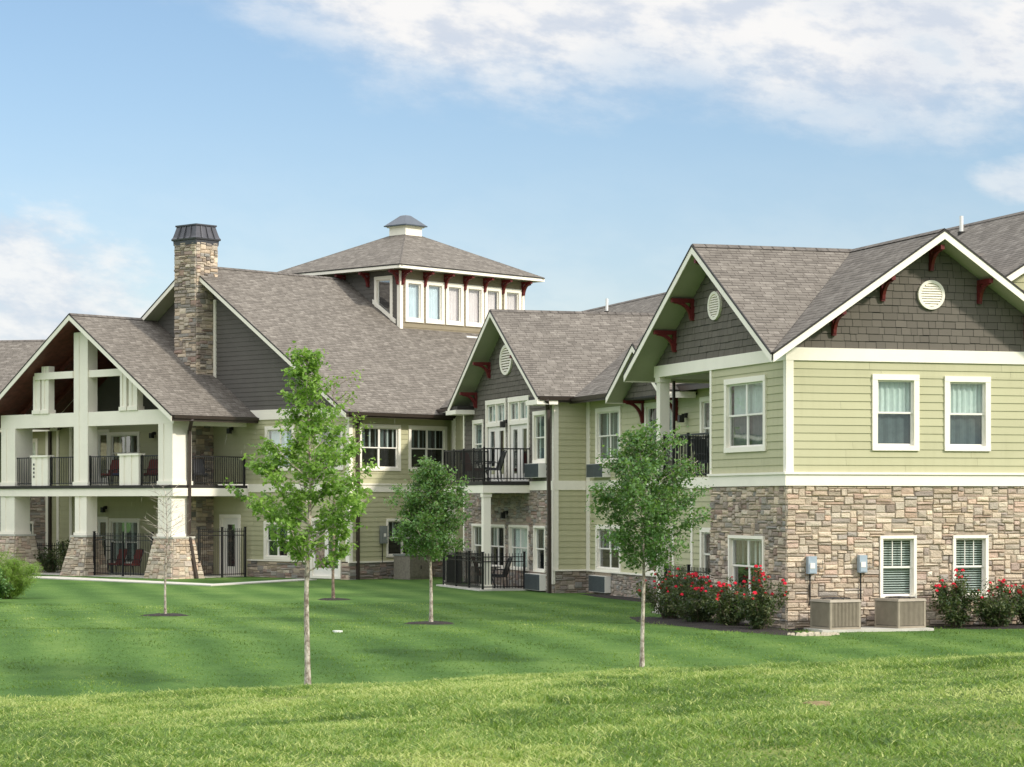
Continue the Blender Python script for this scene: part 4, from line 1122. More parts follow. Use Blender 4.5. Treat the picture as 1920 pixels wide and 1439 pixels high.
mb = MB(); x, y = ap[0], ap[1]; mb.box(x-.52, x+.52, y-.52, y+.52, 14.7, 15.42, 'trim'); mb.box(x-.60, x+.60, y-.60, y+.60, 15.42, 15.47, 'trim')
lan = mb.build('lantern', W2); mb = MB()
def rg(e, z): return [(x-e, y-e, z), (x+e, y-e, z), (x+e, y+e, z), (x-e, y+e, z)]
mb.hexa(rg(.70, 15.47)+rg(.70, 15.52), 'cupola_metal'); mb.hexa(rg(.68, 15.52)+rg(.17, 15.98), 'cupola_metal'); mb.hexa(rg(.17, 15.98)+rg(.10, 16.0), 'cupola_metal')
mb.build('lantern_roof', lan)

# porch
S = -3.9; PP = Plane((S, 0), (0, 1), (-1, 0)); tp, zp, kp = 11.9, 10.78, .657
zpo = lambda t: zp-kp*abs(t-tp)
rf, sf, fa = MB(), MB(), MB()
slope(rf, sf, [(-4.51, 5.35, zpo(5.35)), (0, 5.35, zpo(5.35)), (0, tp, zp), (-4.51, tp, zp)], edges=(3,), eave=(0,), fas=fa, soff='porch_wood', drop=.24)
slope(rf, sf, [(-4.51, tp, zp), (0, tp, zp), (0, 18.45, zpo(18.45)), (-4.51, 18.45, zpo(18.45))], edges=(2, 3), fas=fa, soff='porch_wood', drop=.24)
ridge_cap(rf, (-4.51, tp, zp+.01), (-.1, tp, zp+.01)); ro = rf.build('porch_roof', W2); sf.build('soffit', ro); fa.build('fascia', ro)
gutter(W2, (-4.45, 5.35, zpo(5.35)), (-.05, 5.35, zpo(5.35)), (0, -1, 0))
raf = MB()
for s_ in (-2.8, -1.6):
    for sg in (-1, 1): raf.bar((s_, tp, zp-.35), (s_, tp+sg*5.8, zp-.35-kp*5.8), .12, .18, 'porch_wood')
raf.build('rafter', W2)


def post(t_0, t_1, z0, z1, depth=.55, name='column', s_=S, ztop2=None):
    """square porch column with raised corner boards and a plinth"""
    mb = MB(); w = t_1-t_0; z1b = z1 if ztop2 is None else ztop2
    mb.hexa([(s_+.03, t_0+.03, z0), (s_+depth-.03, t_0+.03, z0), (s_+depth-.03, t_1-.03, z0), (s_+.03, t_1-.03, z0), (s_+.03, t_0+.03, z1), (s_+depth-.03, t_0+.03, z1), (s_+depth-.03, t_1-.03, z1b), (s_+.03, t_1-.03, z1b)], 'trim')
    for a in (t_0, t_1-w*.36): 
        zc = z1+(z1b-z1)*((a-t_0)/w); mb.box(s_, s_+depth, a, a+w*.36, z0, min(zc, z1, z1b) if ztop2 is not None else zc-.004, 'trim')
    mb.box(s_-.04, s_+depth+.04, t_0-.04, t_1+.04, z0, z0+.16, 'trim')
    return mb.build(name, W2)


post(11.47, 12.40, 3.72, 10.05, .50); post(6.04, 6.93, 3.72, 6.16, .98); post(16.45, 17.45, 3.72, 6.16, .9)
post(11.55, 12.33, 1.62, 3.28, .55); post(6.10, 6.95, 1.62, 3.28, .9); post(16.5, 17.5, 1.62, 3.28, .8)
for a, b in ((8.26, 8.80), (8.95, 9.36), (14.12, 14.60), (14.72, 15.19)): post(a, b, 6.74, min(zpo(a), zpo(b))-.28, .30)
mb = MB(); PP.box(mb, 6.0, 17.5, 6.16, 6.74, -.42, -.02, 'trim'); mb.box(S+.42, 0, 6.05, 6.35, 6.10, 6.40, 'trim'); mb.build('porch_beam', W2)
mb = MB(); PP.box(mb, 8.78, 11.5, 8.17, 8.46, -.26, -.06, 'trim'); PP.box(mb, 12.4, 15.02, 8.17, 8.46, -.05, .06, 'trim'); mb.build('cross_beam', W2)
for a, b in ((8.13, 9.36), (14.14, 15.25)):
    mb = MB(); PP.box(mb, a+.04, b-.04, 3.72, 4.92, -.18, .0, 'trim')
    for c in (a, (a+b)/2-.14, b-.28): PP.box(mb, c, c+.28, 3.72, 4.92, -.2, .03, 'trim')
    PP.box(mb, a-.06, b+.06, 4.92, 5.0, -.26, .08, 'trim')
    if a > 12:
        for z in (4.62, 4.45, 4.28, 4.11): PP.box(mb, b-.20, b-.12, z-.05, z+.04, .03, .045, 'iron')
    mb.build('half_wall', W2)
mb = MB(); mb.box(S-.12, 0, 6.0, 17.9, 3.60, 3.72, 'dark_edge'); mb.build('porch_floor', W2)
mb = MB(); PP.box(mb, 5.95, 17.9, 3.28, 3.598, -.3, .06, 'trim'); mb.box(S+.3, 0, 5.95, 6.2, 3.28, 3.598, 'trim'); mb.box(S+.3, 0, 6.2, 17.9, 3.50, 3.54, 'soffit')
mb.build('porch_fascia', W2)
for pts in ([(S+.1, 6.95), (S+.1, 8.1)], [(S+.1, 9.4), (S+.1, 11.45)], [(S+.1, 12.4), (S+.1, 14.1)], [(S+.1, 15.3), (S+.1, 16.9)]): railing(W2, pts, 3.72, 1.18)
railing(W2, [(S+1.0, 6.1), (-.1, 6.1)], 3.72, 1.15)


def pier(t_0, t_1, b0, b1, s_a, s_b, z1=1.60, fl=.32):
    """tapered stone pier: top t_0..t_1, base b0..b1"""
    mb = MB(); top = [(s_a, t_0), (s_b, t_0), (s_b, t_1), (s_a, t_1)]; bot = [(s_a-fl, b0), (s_b+fl, b0), (s_b+fl, b1), (s_a-fl, b1)]
    for k in range(4):
        A, B, c, d = Vector(bot[k]), Vector(bot[(k+1) % 4]), Vector(top[k]), Vector(top[(k+1) % 4])
        n = Vector(((B-A).y, -(B-A).x)).normalized(); L = (B-A).length

        def f(p, z, o=0, A=A, B=B, c=c, d=d, n=n, L=L):
            t = (z+.1)/(z1+.1); u = p/L; q = (A.lerp(B, u)).lerp(c.lerp(d, u), t)+n*o; return (q.x, q.y, z)
        ashlar(mb, f, 0, L, -.1, z1, cw=.11, ch=.08, depth=(.02, .06))
    mb.box(s_a-.06, s_b+.06, t_0-.06, t_1+.06, z1-.005, z1+.07, 'concrete')
    return mb.build('stone_pier', W2)


pier(11.45, 12.45, 11.30, 12.90, S-.05, S+.65); pier(5.95, 7.1, 5.62, 7.42, S-.05, S+1.0); pier(16.35, 17.6, 16.1, 17.9, S-.05, S+.9)
downspout(W2, [(S+.35, 5.28, 6.3), (S+.75, 5.9, 5.9), (S+.78, 5.97, 1.75), (S+.80, 5.52, 0.0)], .13)
downspout(W2, [(-.08, 19.15, 6.3), (-.08, 19.15, 0)], .13)
# left continuation roof of the lodge
rf, sf, fa = MB(), MB(), MB()
slope(rf, sf, [(-.6, 17.9, 6.4), (-.6, 27, 6.4), (6, 27, 9.2), (6, 17.9, 9.2)], edges=(0,), fas=fa)
ro = rf.build('roof', W2); sf.build('soffit', ro); fa.build('fascia', ro)

# ------------------------------------------------------------------ background wing at far left
W3 = empty('background_wing', (-26.0, 113.0, 0), R(-12.6+0)); tag(W3, 'brown hipped roof of a distant wing behind the porch at the far left', 'building')
rf, sf, fa = MB(), MB(), MB()
slope(rf, sf, [(-22, -1, 6.6), (8, -1, 6.6), (3, 6, 10.85), (-22, 6, 10.85)], edges=(0,), fas=fa); slope(rf, sf, [(-22, 6, 10.85), (3, 6, 10.85), (8, 13, 6.6), (-22, 13, 6.6)]); slope(rf, sf, [(8, -1, 6.6), (8, 13, 6.6), (3, 6, 10.85)])
slope(rf, sf, [(-22, -7, 6.4), (3.6, -7, 6.4), (1.0, -2.5, 9.25), (-22, -2.5, 9.25)], edges=(0,), fas=fa); slope(rf, sf, [(-22, -2.5, 9.25), (1.0, -2.5, 9.25), (3.6, 1, 6.4), (-22, 1, 6.4)]); slope(rf, sf, [(3.6, -7, 6.4), (3.6, 1, 6.4), (1.0, -2.5, 9.25)])
ridge_cap(rf, (-22, 6, 10.86), (3, 6, 10.86)); ridge_cap(rf, (-22, -2.5, 9.27), (1, -2.5, 9.27))
ro = rf.build('roof', W3); sf.build('soffit', ro); fa.build('fascia', ro)
mb = MB(); P3 = Plane((0, -6.3), (1, 0), (0, -1)); laps(mb, P3, 0, 6.4, (-21.5, 3)); mb.box(2.9, 3.0, -6.3, 0, 0, 6.4, 'siding'); P4 = Plane((0, 0), (1, 0), (0, -1)); laps(mb, P4, 0, 6.4, (-21.5, 7)); mb.build('siding_wall', W3)

# ------------------------------------------------------------------ paved surfaces, beds
def sheet(name, pts, mat, h=0.03, label=None, kind='structure', thick=0.12):
    mb = MB(); z = [gz(*p)+h for p in pts]
    top = [(p[0], p[1], zz_) for p, zz_ in zip(pts, z)]
    mb.face(top, mat); n = len(pts)
    for i in range(n):
        a, b = top[i], top[(i+1) % n]; mb.face([a, b, (b[0], b[1], b[2]-thick), (a[0], a[1], a[2]-thick)], mat)
    o = mb.build(name); o['kind'] = kind
    if label: o['label'] = label
    return o


w1 = lambda x, y: to_world(P1, A1, x, y); w2 = lambda x, y: to_world(P2, A2, x, y)
sheet('path', [(-24, 99.6), (-18.9, 97.5), (-10.9, 88.8), (-7.6, 95.6), (-8.3, 96.4), (-11.0, 90.4), (-18.4, 99.2), (-24, 101.4)], 'concrete', 0.035)
sheet('patio', [w2(-.0, 6.0), w2(-.0, 19.2), w2(-4.1, 19.2), w2(-4.1, 6.0)], 'concrete', 0.02)
sheet('patio', [w1(0.05, 26.1), w1(1.9, 26.1), w1(1.9, 31.5), w1(0.05, 31.5)], 'concrete', 0.05)
sheet('patio', [w1(-.1, 4.95), w1(3.0, 4.95), w1(3.0, 9.0), w1(-.1, 9.0)], 'concrete', 0.04)
PAD_Z = 0.06
sheet('equipment_pad', [w1(.2, -.5), w1(.2, -1.58), w1(3.1, -1.58), w1(3.1, -.5)], 'concrete', PAD_Z)


def mulch_blob(name, cx, cy, rx, ry, label, rot=0, n=40, h=.05):
    mb = MB(); rings = [(1.0, 0.0), (.8, .6), (.45, 1.0)]; pts = []
    for k, (f, hh) in enumerate(rings):
        row = []
        for i in range(n):
            a = i*math.tau/n; j = 1+.10*math.sin(a*3+cx)+.06*math.sin(a*7+cy)
            x = f*rx*j*math.cos(a); y = f*ry*j*math.sin(a); X = cx+x*math.cos(rot)-y*math.sin(rot); Y = cy+x*math.sin(rot)+y*math.cos(rot)
            row.append((X, Y, gz(X, Y)-.01+h*hh+random.uniform(0, .02)))
        pts.append(row)
    for k in range(2):
        for i in range(n): mb.face([pts[k][i], pts[k][(i+1) % n], pts[k+1][(i+1) % n], pts[k+1][i]], 'mulch')
    mb.face(pts[2], 'mulch')
    o = mb.build(name); tag(o, label, 'mulch', kind='stuff'); return o


mulch_blob('mulch_bed', *w1(-.85, 2.7), 4.6, 1.30, 'dark mulch bed under the red roses beside the shaded stone wall', A1+R(90))
mulch_blob('mulch_bed', *w1(6.2, -.55), 3.0, .95, 'dark mulch bed under the red roses by the sunlit stone wall', A1)
mulch_blob('mulch_bed', *w1(1.7, -.35), 2.2, .45, 'dark mulch strip behind the air conditioning condensers', A1)
mulch_blob('mulch_bed', *w1(2.55, 16.2), 7.0, .38, 'dark mulch strip along the recessed shaded wall', A1+R(90))

mb = MB()
for _ in range(110):
    a = random.uniform(0, math.tau); r = math.sqrt(random.random()); X, Y = w1(-.35+r*.65*math.cos(a), -2.3+r*.4*math.sin(a)); s = random.uniform(.02, .05); z = gz(X, Y)
    p = [(X-s, Y-s, z), (X+s, Y-s*.8, z), (X+s*.9, Y+s, z), (X-s, Y+s*.9, z)]; t = [(X+(a_-X)*.6, Y+(b_-Y)*.6, z+s*1.2) for a_, b_, _z in p]
    mb.hexa(p+t, 'pebble')
tag(mb.build('pebbles'), 'small spill of pale pebbles on the lawn at the stone corner', 'pebbles', kind='stuff')

# ------------------------------------------------------------------ condensers
def condenser():
    r = empty('air_conditioner', (0, 0, 0)); w, h = .43, .70; mb = MB()
    mb.box(-w, w, -w, w, 0, .05, 'unit_tan'); mb.box(-w+.03, w-.03, -w+.03, w-.03, .05, h-.06, 'unit_fin')
    for a in (-w, w-.05):
        for b in (-w, w-.05): mb.box(a, a+.05, b, b+.05, .05, h-.06, 'unit_tan')
    mb.hexa([(-w-.015, -w-.015, h-.06), (w+.015, -w-.015, h-.06), (w+.015, w+.015, h-.06), (-w-.015, w+.015, h-.06), (-w+.01, -w+.01, h), (w-.01, -w+.01, h), (w-.01, w-.01, h), (-w+.01, w-.01, h)], 'unit_tan')
    mb.build('cabinet', r, loc=(0, 0, 0))
    lv = MB()
    n = 20
    for i in range(n):
        a = -w+.06+(2*w-.12)*i/(n-1)
        for s_ in (-1, 1):
            lv.box(a-.009, a+.009, s_*w-.030*(s_ > 0)-.0, s_*w+.030*(s_ < 0), .07, h-.07, 'unit_tan'); lv.box(s_*w-.030*(s_ > 0), s_*w+.030*(s_ < 0), a-.009, a+.009, .07, h-.07, 'unit_tan')
    lv.build('louvre', r)
    sp_ = MB(); sp_.box(w+.001, w+.014, -w+.03, -.18, .08, h-.09, 'unit_tan'); sp_.box(w+.014, w+.018, -w+.10, -.26, .42, .50, 'vinyl'); sp_.build('service_panel', r)
    fg = MB()
    for k in range(1, 8):
        rr = k*.05
        pts = [(rr*math.cos(t*math.tau/24), rr*math.sin(t*math.tau/24), h+.045-rr*.05) for t in range(25)]; fg.tube(pts, .006, 'iron', 4)
    for t in range(8): fg.bar((0, 0, h+.045), (.37*math.cos(t*math.pi/4), .37*math.sin(t*math.pi/4), h+.01), .012, .012, 'iron')
    fg.build('fan_grille', r)
    pp = MB(); pp.tube([(w, .2, .15), (w+.15, .25, .12), (w+.2, .5, .1), (w+.1, .8, .2)], .022, 'iron', 6); pp.build('hose', r)
    return r


c1 = condenser(); c2 = copy_tree(c1)
for c, (x, y), a, lab in ((c1, w1(.78, -1.05), 26, 'tan louvred condenser unit nearest the corner of the stone wall'), (c2, w1(2.50, -1.0), 32, 'tan louvred condenser unit standing under the ground-floor window with blinds')):
    c.location = (x, y, gz(x, y)+PAD_Z); c.rotation_euler = (0, 0, R(a)); tag(c, lab, 'air conditioner', 'condensers on the concrete pad')

cab = empty('utility_cabinet', (*w2(2.35, -1.15), 0), A2); mb = MB(); mb.box(-.6, .6, -.45, .45, 0, .93, 'unit_fin'); mb.box(-.63, .63, -.48, .48, .93, .99, 'unit_grey'); mb.build('cabinet', cab)
mb = MB(); mb.box(-.5, .5, -.47, -.452, .1, .85, 'unit_fin'); mb.box(-.02, .02, -.48, -.47, .4, .55, 'iron'); mb.build('door', cab)
tag(cab, 'grey steel utility cabinet on the lawn by the lodge wall', 'cabinet')
vc = MB(); X, Y = (-4.0*1.36, 57.6); X = (633-960)/4600*57.5; vc.tube([(X, 57.5, gz(X, 57.5)-.05), (X, 57.5, gz(X, 57.5)+.035)], .12, 'pvc', 14)
tag(vc.build('valve_cover'), 'small round white valve cover in the middle of the lawn', 'cover')

# ------------------------------------------------------------------ fences
def fence(name, P, A, pts, label, h=1.45, gate=None, cat='fence', step=1.9, finial=True):
    o = empty(name, (*to_world(P, A, *pts[0]), 0), A); ox, oy = pts[0]; q = [(a-ox, b-oy) for a, b in pts]
    rail_mesh(q, 0.03, h, gap=.105, top_over=.12, r=.009).build('picket_panel', o)
    done = set()
    for a, b in zip(q[:-1], q[1:]):
        L = math.hypot(b[0]-a[0], b[1]-a[1]); n = max(1, round(L/step))
        for i in range(n+1):
            x = a[0]+(b[0]-a[0])*i/n; y = a[1]+(b[1]-a[1])*i/n
            if (round(x, 2), round(y, 2)) in done: continue
            done.add((round(x, 2), round(y, 2))); mb = MB(); mb.box(x-.035, x+.035, y-.035, y+.035, 0, h+.06, 'iron'); mb.box(x-.045, x+.045, y-.045, y+.045, h+.06, h+.09, 'iron'); mb.build('post', o)
    tag(o, label, cat); return o


fence('picket_fence', P2, A2, [(S+.2, 7.55), (S+.2, 11.3)], 'black iron picket fence between the two nearer tapered stone piers', 1.75)
fence('picket_fence', P2, A2, [(S+1.1, 5.75), (-.35, 5.75)], 'black iron picket fence and gate in front of the lower porch door', 1.95, step=1.2)
fence('picket_fence', P2, A2, [(-1.6, 12.8), (-1.6, 16.2), (-2.2, 18.2)], 'low black iron fence beside the left stone pier of the porch', 1.25)
fence('patio_fence', P1, A1, [(1.75, 26.30), (.25, 26.30), (.25, 31.2), (1.75, 31.2)], 'black iron fence around the patio below the middle balcony', 1.25, step=1.4)
fence('patio_fence', P1, A1, [(.1, 5.0), (.1, 8.4)], 'black iron fence of the patio behind the rose bushes', 1.3)
# dark privacy screen on the middle patio
mb = MB(); mb.box(-.02, .02, 0, 1.9, .12, 1.12, 'iron'); o = mb.build('privacy_screen'); o.location = (*w1(.33, 29.2), 0.03); o.rotation_euler = (0, 0, A1); tag(o, 'black mesh screen tied inside the patio fence below the middle balcony', 'screen')

# ------------------------------------------------------------------ patio furniture
def chair(cush='cushion_red'):
    r = empty('patio_chair', (0, 0, 0)); f = MB()
    for sx in (-.27, .27):
        f.tube([(sx, .26, 0), (sx, .24, .40), (sx, .26, .62), (sx, .0, .66), (sx, -.22, .64), (sx, -.20, .40), (sx, -.24, 0)], .016, 'iron', 6)
        f.tube([(sx, -.20, .40), (sx, -.30, .75), (sx*.9, -.40, 1.05)], .016, 'iron', 6); f.tube([(sx, .24, .4), (sx, -.2, .4)], .014, 'iron', 6)
    f.tube([(-.25, -.40, 1.05), (0, -.42, 1.09), (.25, -.40, 1.05)], .016, 'iron', 6)
    f.build('frame', r)
    s = MB(); s.hexa([(-.26, -.2, .40), (.26, -.2, .40), (.26, .27, .42), (-.26, .27, .42), (-.25, -.2, .47), (.25, -.2, .47), (.25, .26, .50), (-.25, .26, .50)], cush); s.build('seat', r)
    b = MB(); b.hexa([(-.24, -.20, .46), (.24, -.20, .46), (.24, -.14, .48), (-.24, -.14, .48), (-.22, -.40, 1.04), (.22, -.40, 1.04), (.22, -.35, 1.06), (-.22, -.35, 1.06)], cush); b.build('backrest', r)
    return r


def table():
    r = empty('patio_table', (0, 0, 0)); t = MB(); t.tube([(0, 0, .70), (0, 0, .725)], .42, 'iron', 20); t.build('table_top', r)
    l = MB()
    for k in range(4):
        a = k*math.pi/2+.4; l.tube([(.33*math.cos(a), .33*math.sin(a), 0), (.12*math.cos(a), .12*math.sin(a), .35), (.33*math.cos(a), .33*math.sin(a), .70)], .015, 'iron', 6)
    l.build('leg', r); return r


CH = {k: chair(k) for k in ('cushion_red', 'cushion_blue', 'iron')}; used = set()


def put_chair(kind, P, A, x, y, z, rz, label, group):
    o = CH[kind] if kind not in used else copy_tree(CH[kind]); used.add(kind)
    o.location = (*to_world(P, A, x, y), z); o.rotation_euler = (0, 0, A+R(rz)); tag(o, label, 'chair', group)


g = 'chairs on the middle balcony'
put_chair('cushion_red', P1, A1, 1.05, 30.2, 3.76, -140, 'red backed metal chair at the left end of the middle balcony', g)
put_chair('iron', P1, A1, .95, 27.3, 3.76, 60, 'black metal armchair on the right side of the middle balcony', g)
put_chair('cushion_red', P1, A1, 1.1, 29.0, .05, -100, 'red cushioned chair on the patio below the middle balcony', 'chairs on the patio below the middle balcony')
put_chair('iron', P1, A1, 1.1, 27.1, .05, 60, 'black metal chair on the patio below the middle balcony', 'chairs on the patio below the middle balcony')
put_chair('iron', P1, A1, 1.0, 5.9, 3.70, 80, 'black metal chair on the balcony under the right gable', 'chairs on the balcony under the right gable')
put_chair('iron', P1, A1, .9, 7.3, 3.70, 200, 'black metal chair nearer the column on the balcony under the right gable', 'chairs on the balcony under the right gable')
g = 'chairs on the upper porch'
put_chair('cushion_red', P2, A2, -3.2, 8.05, 3.72, 85, 'red cushioned chair beside the corner column on the upper porch', g)
put_chair('cushion_red', P2, A2, -2.6, 9.15, 3.72, 100, 'red cushioned chair just right of the white half wall on the upper porch', g)
put_chair('cushion_blue', P2, A2, -3.2, 10.15, 3.72, 80, 'dark cushioned chair just left of the white half wall on the upper porch', g)
put_chair('cushion_red', P2, A2, -3.1, 11.0, 3.72, 100, 'dark red chair beside the tall middle column on the upper porch', g)
put_chair('iron', P2, A2, -1.8, 6.9, 3.72, 150, 'black iron chair by the chimney at the right end of the upper porch', g)
g = 'chairs on the lower porch'
put_chair('cushion_red', P2, A2, -2.6, 10.2, .02, 85, 'red cushioned chair nearer the corner pier behind the lower porch fence', g)
put_chair('cushion_red', P2, A2, -2.6, 11.2, .02, 95, 'red cushioned chair further left behind the lower porch fence', g)
T = table(); tabs = [(P1, A1, .95, 28.5, 3.76, 'round black metal table on the middle balcony'), (P1, A1, 1.0, 28.0, .05, 'round black metal table on the patio below the middle balcony'),
                     (P1, A1, 1.3, 6.6, 3.70, 'round black metal table on the balcony under the right gable'), (P2, A2, -2.6, 7.2, 3.72, 'round black metal table on the upper porch near the chimney')]
for i, (P, A, x, y, z, lab) in enumerate(tabs):
    o = T if i == 0 else copy_tree(T); o.location = (*to_world(P, A, x, y), z); o.rotation_euler = (0, 0, A); tag(o, lab, 'table', 'round black patio tables')


# ------------------------------------------------------------------ plants
def leaf_mesh(name, parent, pts, size, mat, tone, droop=0.3, shape='maple', up=0.5):
    """pts (n,3): one leaf each; size scalar/array; tone (n) 0..1 colour of the leaf"""
    n = len(pts); tmpl = {'maple': np.array([(0, 0), (.28, .08), (.50, .30), (.26, .42), (.30, .72), (0, 1.0), (-.30, .72), (-.26, .42), (-.50, .30), (-.28, .08)]),
                          'oval': np.array([(0, 0), (.26, .25), (.30, .55), (0, 1.0), (-.30, .55), (-.26, .25)]), 'blade': np.array([(-.04, 0), (.04, 0), (.03, .6), (0, 1), (-.03, .6)])}[shape]
    m = len(tmpl)
    th = RNG.uniform(0, math.tau, n)
    nrm = RNG.normal(0, 1, (n, 3)); nrm[:, 2] = np.abs(nrm[:, 2])+up; nrm /= np.linalg.norm(nrm, axis=1)[:, None]
    a = np.cross(nrm, np.array([0.31, 0.2, 0.93])); a /= np.linalg.norm(a, axis=1)[:, None]; b = np.cross(nrm, a)
    ca, sa = np.cos(th)[:, None], np.sin(th)[:, None]; ax = a*ca+b*sa; ay = -a*sa+b*ca; ay[:, 2] -= droop; 
    s = (size*RNG.uniform(.65, 1.25, n))[:, None]
    V = np.empty((n, m, 3))
    for k, (x, y) in enumerate(tmpl): V[:, k] = pts+ax*s*x+ay*s*y+nrm*s*(abs(x)*.25)
    me = bpy.data.meshes.new(name); me.vertices.add(n*m); me.vertices.foreach_set('co', V.ravel())
    me.loops.add(n*m); me.loops.foreach_set('vertex_index', np.arange(n*m, dtype=np.int32)); me.polygons.add(n); me.polygons.foreach_set('loop_start', np.arange(n, dtype=np.int32)*m)
    me.update(calc_edges=True); me.materials.append(MATS[mat])
    col = np.repeat(np.stack([tone, tone, tone, np.ones(n)], 1), m, axis=0); at = me.color_attributes.new('Col', 'FLOAT_COLOR', 'CORNER'); at.data.foreach_set('color', col.ravel())
    o = bpy.data.objects.new(name, me); C.objects.link(o); o.parent = parent; return o


def tree(x, y, H, prof, crown0, label, leafmat, n_limb=46, leaves=8000, lsize=.085, trunk_r=.085, bark='bark_pale', lean=0.0, asym=None, seed=1, twig=.22, bare=False, group=None, clump=.14, kind='deciduous_tree'):
    """prof: list of (height, radius) of the crown; crown0: height of the lowest limb"""
    rnd = random.Random(seed); r = empty(kind, (x, y, gz(x, y)))
    hs, rs = zip(*prof)
    T_ = MB(); pts = []; rad = []; K = 14
    for i in range(K+1):
        h = H*i/K*.97; pts.append(Vector((lean*h+.05*math.sin(h*1.3+seed)*min(h, 2)*.4, .04*math.sin(h*1.7+seed*2)*min(h, 2)*.4, h-.08 if i == 0 else h))); rad.append(max(.008, trunk_r*(1-.88*(i/K)**1.1)*(1.35 if i == 0 else 1)))
    T_.tube(pts, rad, bark, 10)

    def at(h):
        f = min(.999, h/(H*.97))*K; i = int(f); return pts[i].lerp(pts[i+1], f-i)
    tips = []; twigs = []
    for k in range(n_limb):
        f = (k+.5)/n_limb; h0 = crown0+(H*.96-crown0)*f**.95; ang = k*2.399+rnd.uniform(-.5, .5)
        rise = rnd.uniform(.35, .75)
        R_ = np.interp(h0+.25, hs, rs)*rnd.choice([.6, .85, .95, 1.05, 1.15])*rnd.uniform(.9, 1.1)
        R_ *= 1+.16*math.sin(ang*2+seed+h0*2.1)
        if asym: R_ *= 1+asym*math.cos(ang)
        if R_ < .05: R_ = .05
        p0 = at(h0); end = p0+Vector((math.cos(ang)*R_, math.sin(ang)*R_, R_*rise+.05)); mid = p0.lerp(end, .5)+Vector((0, 0, -.06*R_)); q = [p0, mid, end]
        T_.tube(q, [max(.006, trunk_r*.30*(1-f*.6)), max(.005, trunk_r*.17*(1-f*.5)), .004], bark, 5)
        nt = max(3, int(R_/twig*2.2))
        for j in range(nt):
            u = rnd.uniform(.22, 1.0); b = q[0].lerp(q[1], u*2) if u < .5 else q[1].lerp(q[2], u*2-1)
            a2 = ang+rnd.uniform(-1.5, 1.5); L = rnd.uniform(.4, 1)*twig*(1.2+R_*.35); e = b+Vector((math.cos(a2)*L, math.sin(a2)*L, L*rnd.uniform(.1, .9)))
            T_.tube([b, e], [.005, .003], bark, 3); tips.append(e); twigs.append((b, e))
    T_.build('trunk', r, smooth=True)
    if not bare:
        tips_a = np.array([tuple(t) for t in tips]); te = np.array([tuple(b) for b, e in twigs])
        idx = RNG.integers(0, len(tips_a), leaves); u = RNG.uniform(.25, 1.05, leaves)[:, None]
        P = te[idx]*(1-u)+tips_a[idx]*u+RNG.normal(0, clump*.5, (leaves, 3))*np.array([1, 1, .75])
        keep = RNG.uniform(0, 1, len(tips_a)) < .90; ok = keep[idx]; P = P[ok]; idx = idx[ok]; leaves = len(idx)   # some twigs bare
        cl = RNG.uniform(.0, 1, len(tips_a)); tone = np.clip(.45+.55*(cl[idx]-.5)+RNG.normal(0, .18, leaves), 0, 1)
        leaf_mesh('crown', r, P, lsize, leafmat, tone)
    tag(r, label, 'tree', group); return r


T1x = (577-960)/4600*45; tree(T1x, 45, 6.35, [(1.9, .38), (2.4, .78), (3.2, 1.06), (3.9, 1.10), (4.3, .80), (4.7, .40), (5.2, .28), (5.7, .25), (6.3, .08)], 2.15,
     'bright green young maple with a mottled pale trunk, the tallest leafy tree', 'leaf_bright', 68, 11500, .072, .058, seed=3, lean=.002, clump=.12, asym=-.03, group='young trees on the lawn')
tree((808-960)/4600*61.6, 61.6, 4.05, [(1.4, .55), (1.7, .74), (2.3, .80), (2.9, .68), (3.4, .45), (4.05, .08)], 1.5,
     'dense dark green young tree in a black mulch ring in front of the middle balcony', 'leaf_mid', 70, 14500, .062, .05, seed=8, clump=.17, group='young trees on the lawn')
tree((1204-960)/4600*48.7, 48.7, 4.75, [(1.75, .50), (2.2, .82), (2.9, 1.02), (3.6, .90), (4.1, .60), (4.75, .10)], 1.85,
     'round dark green young tree with a thin pale trunk, left of the rose bushes', 'leaf_mid', 74, 15500, .062, .046, seed=12, clump=.18, asym=.12, group='young trees on the lawn')
tree((310-960)/4600*66, 66, 3.45, [(1.3, .35), (2.3, .60), (3.4, .30)], 1.2, 'thin bare grey sapling in front of the porch corner pier', 'leaf_mid', 36, 10, .05, .036, bark='bark_pale', seed=5, bare=True, twig=.30, group='young trees on the lawn')
tree((625-960)/4600*76.5, 76.5, 7.0, [(1.3, .4), (2.2, .75), (3.5, 1.15), (5.0, 1.0), (6.9, .7)], 1.2, 'sparse sapling behind the tallest maple, bare twigs above a little foliage', 'leaf_lime', 30, 900, .10, .05, bark='bark_brown', seed=17, clump=.2, group='young trees on the lawn')
for nm, px, D, r_ in (('young trees', 808, 61.6, .62), ('s', 310, 66, .62), ('t', 625, 76.5, .5), ('u', 577, 45, .38)):
    mulch_blob('mulch_ring', (px-960)/4600*D, D, r_, r_*.95, {808: 'black mulch ring around the dense young tree', 310: 'dark mulch ring around the bare sapling', 625: 'dark mulch ring around the sparse sapling', 577: 'small dark mulch patch at the foot of the tallest maple'}[px])


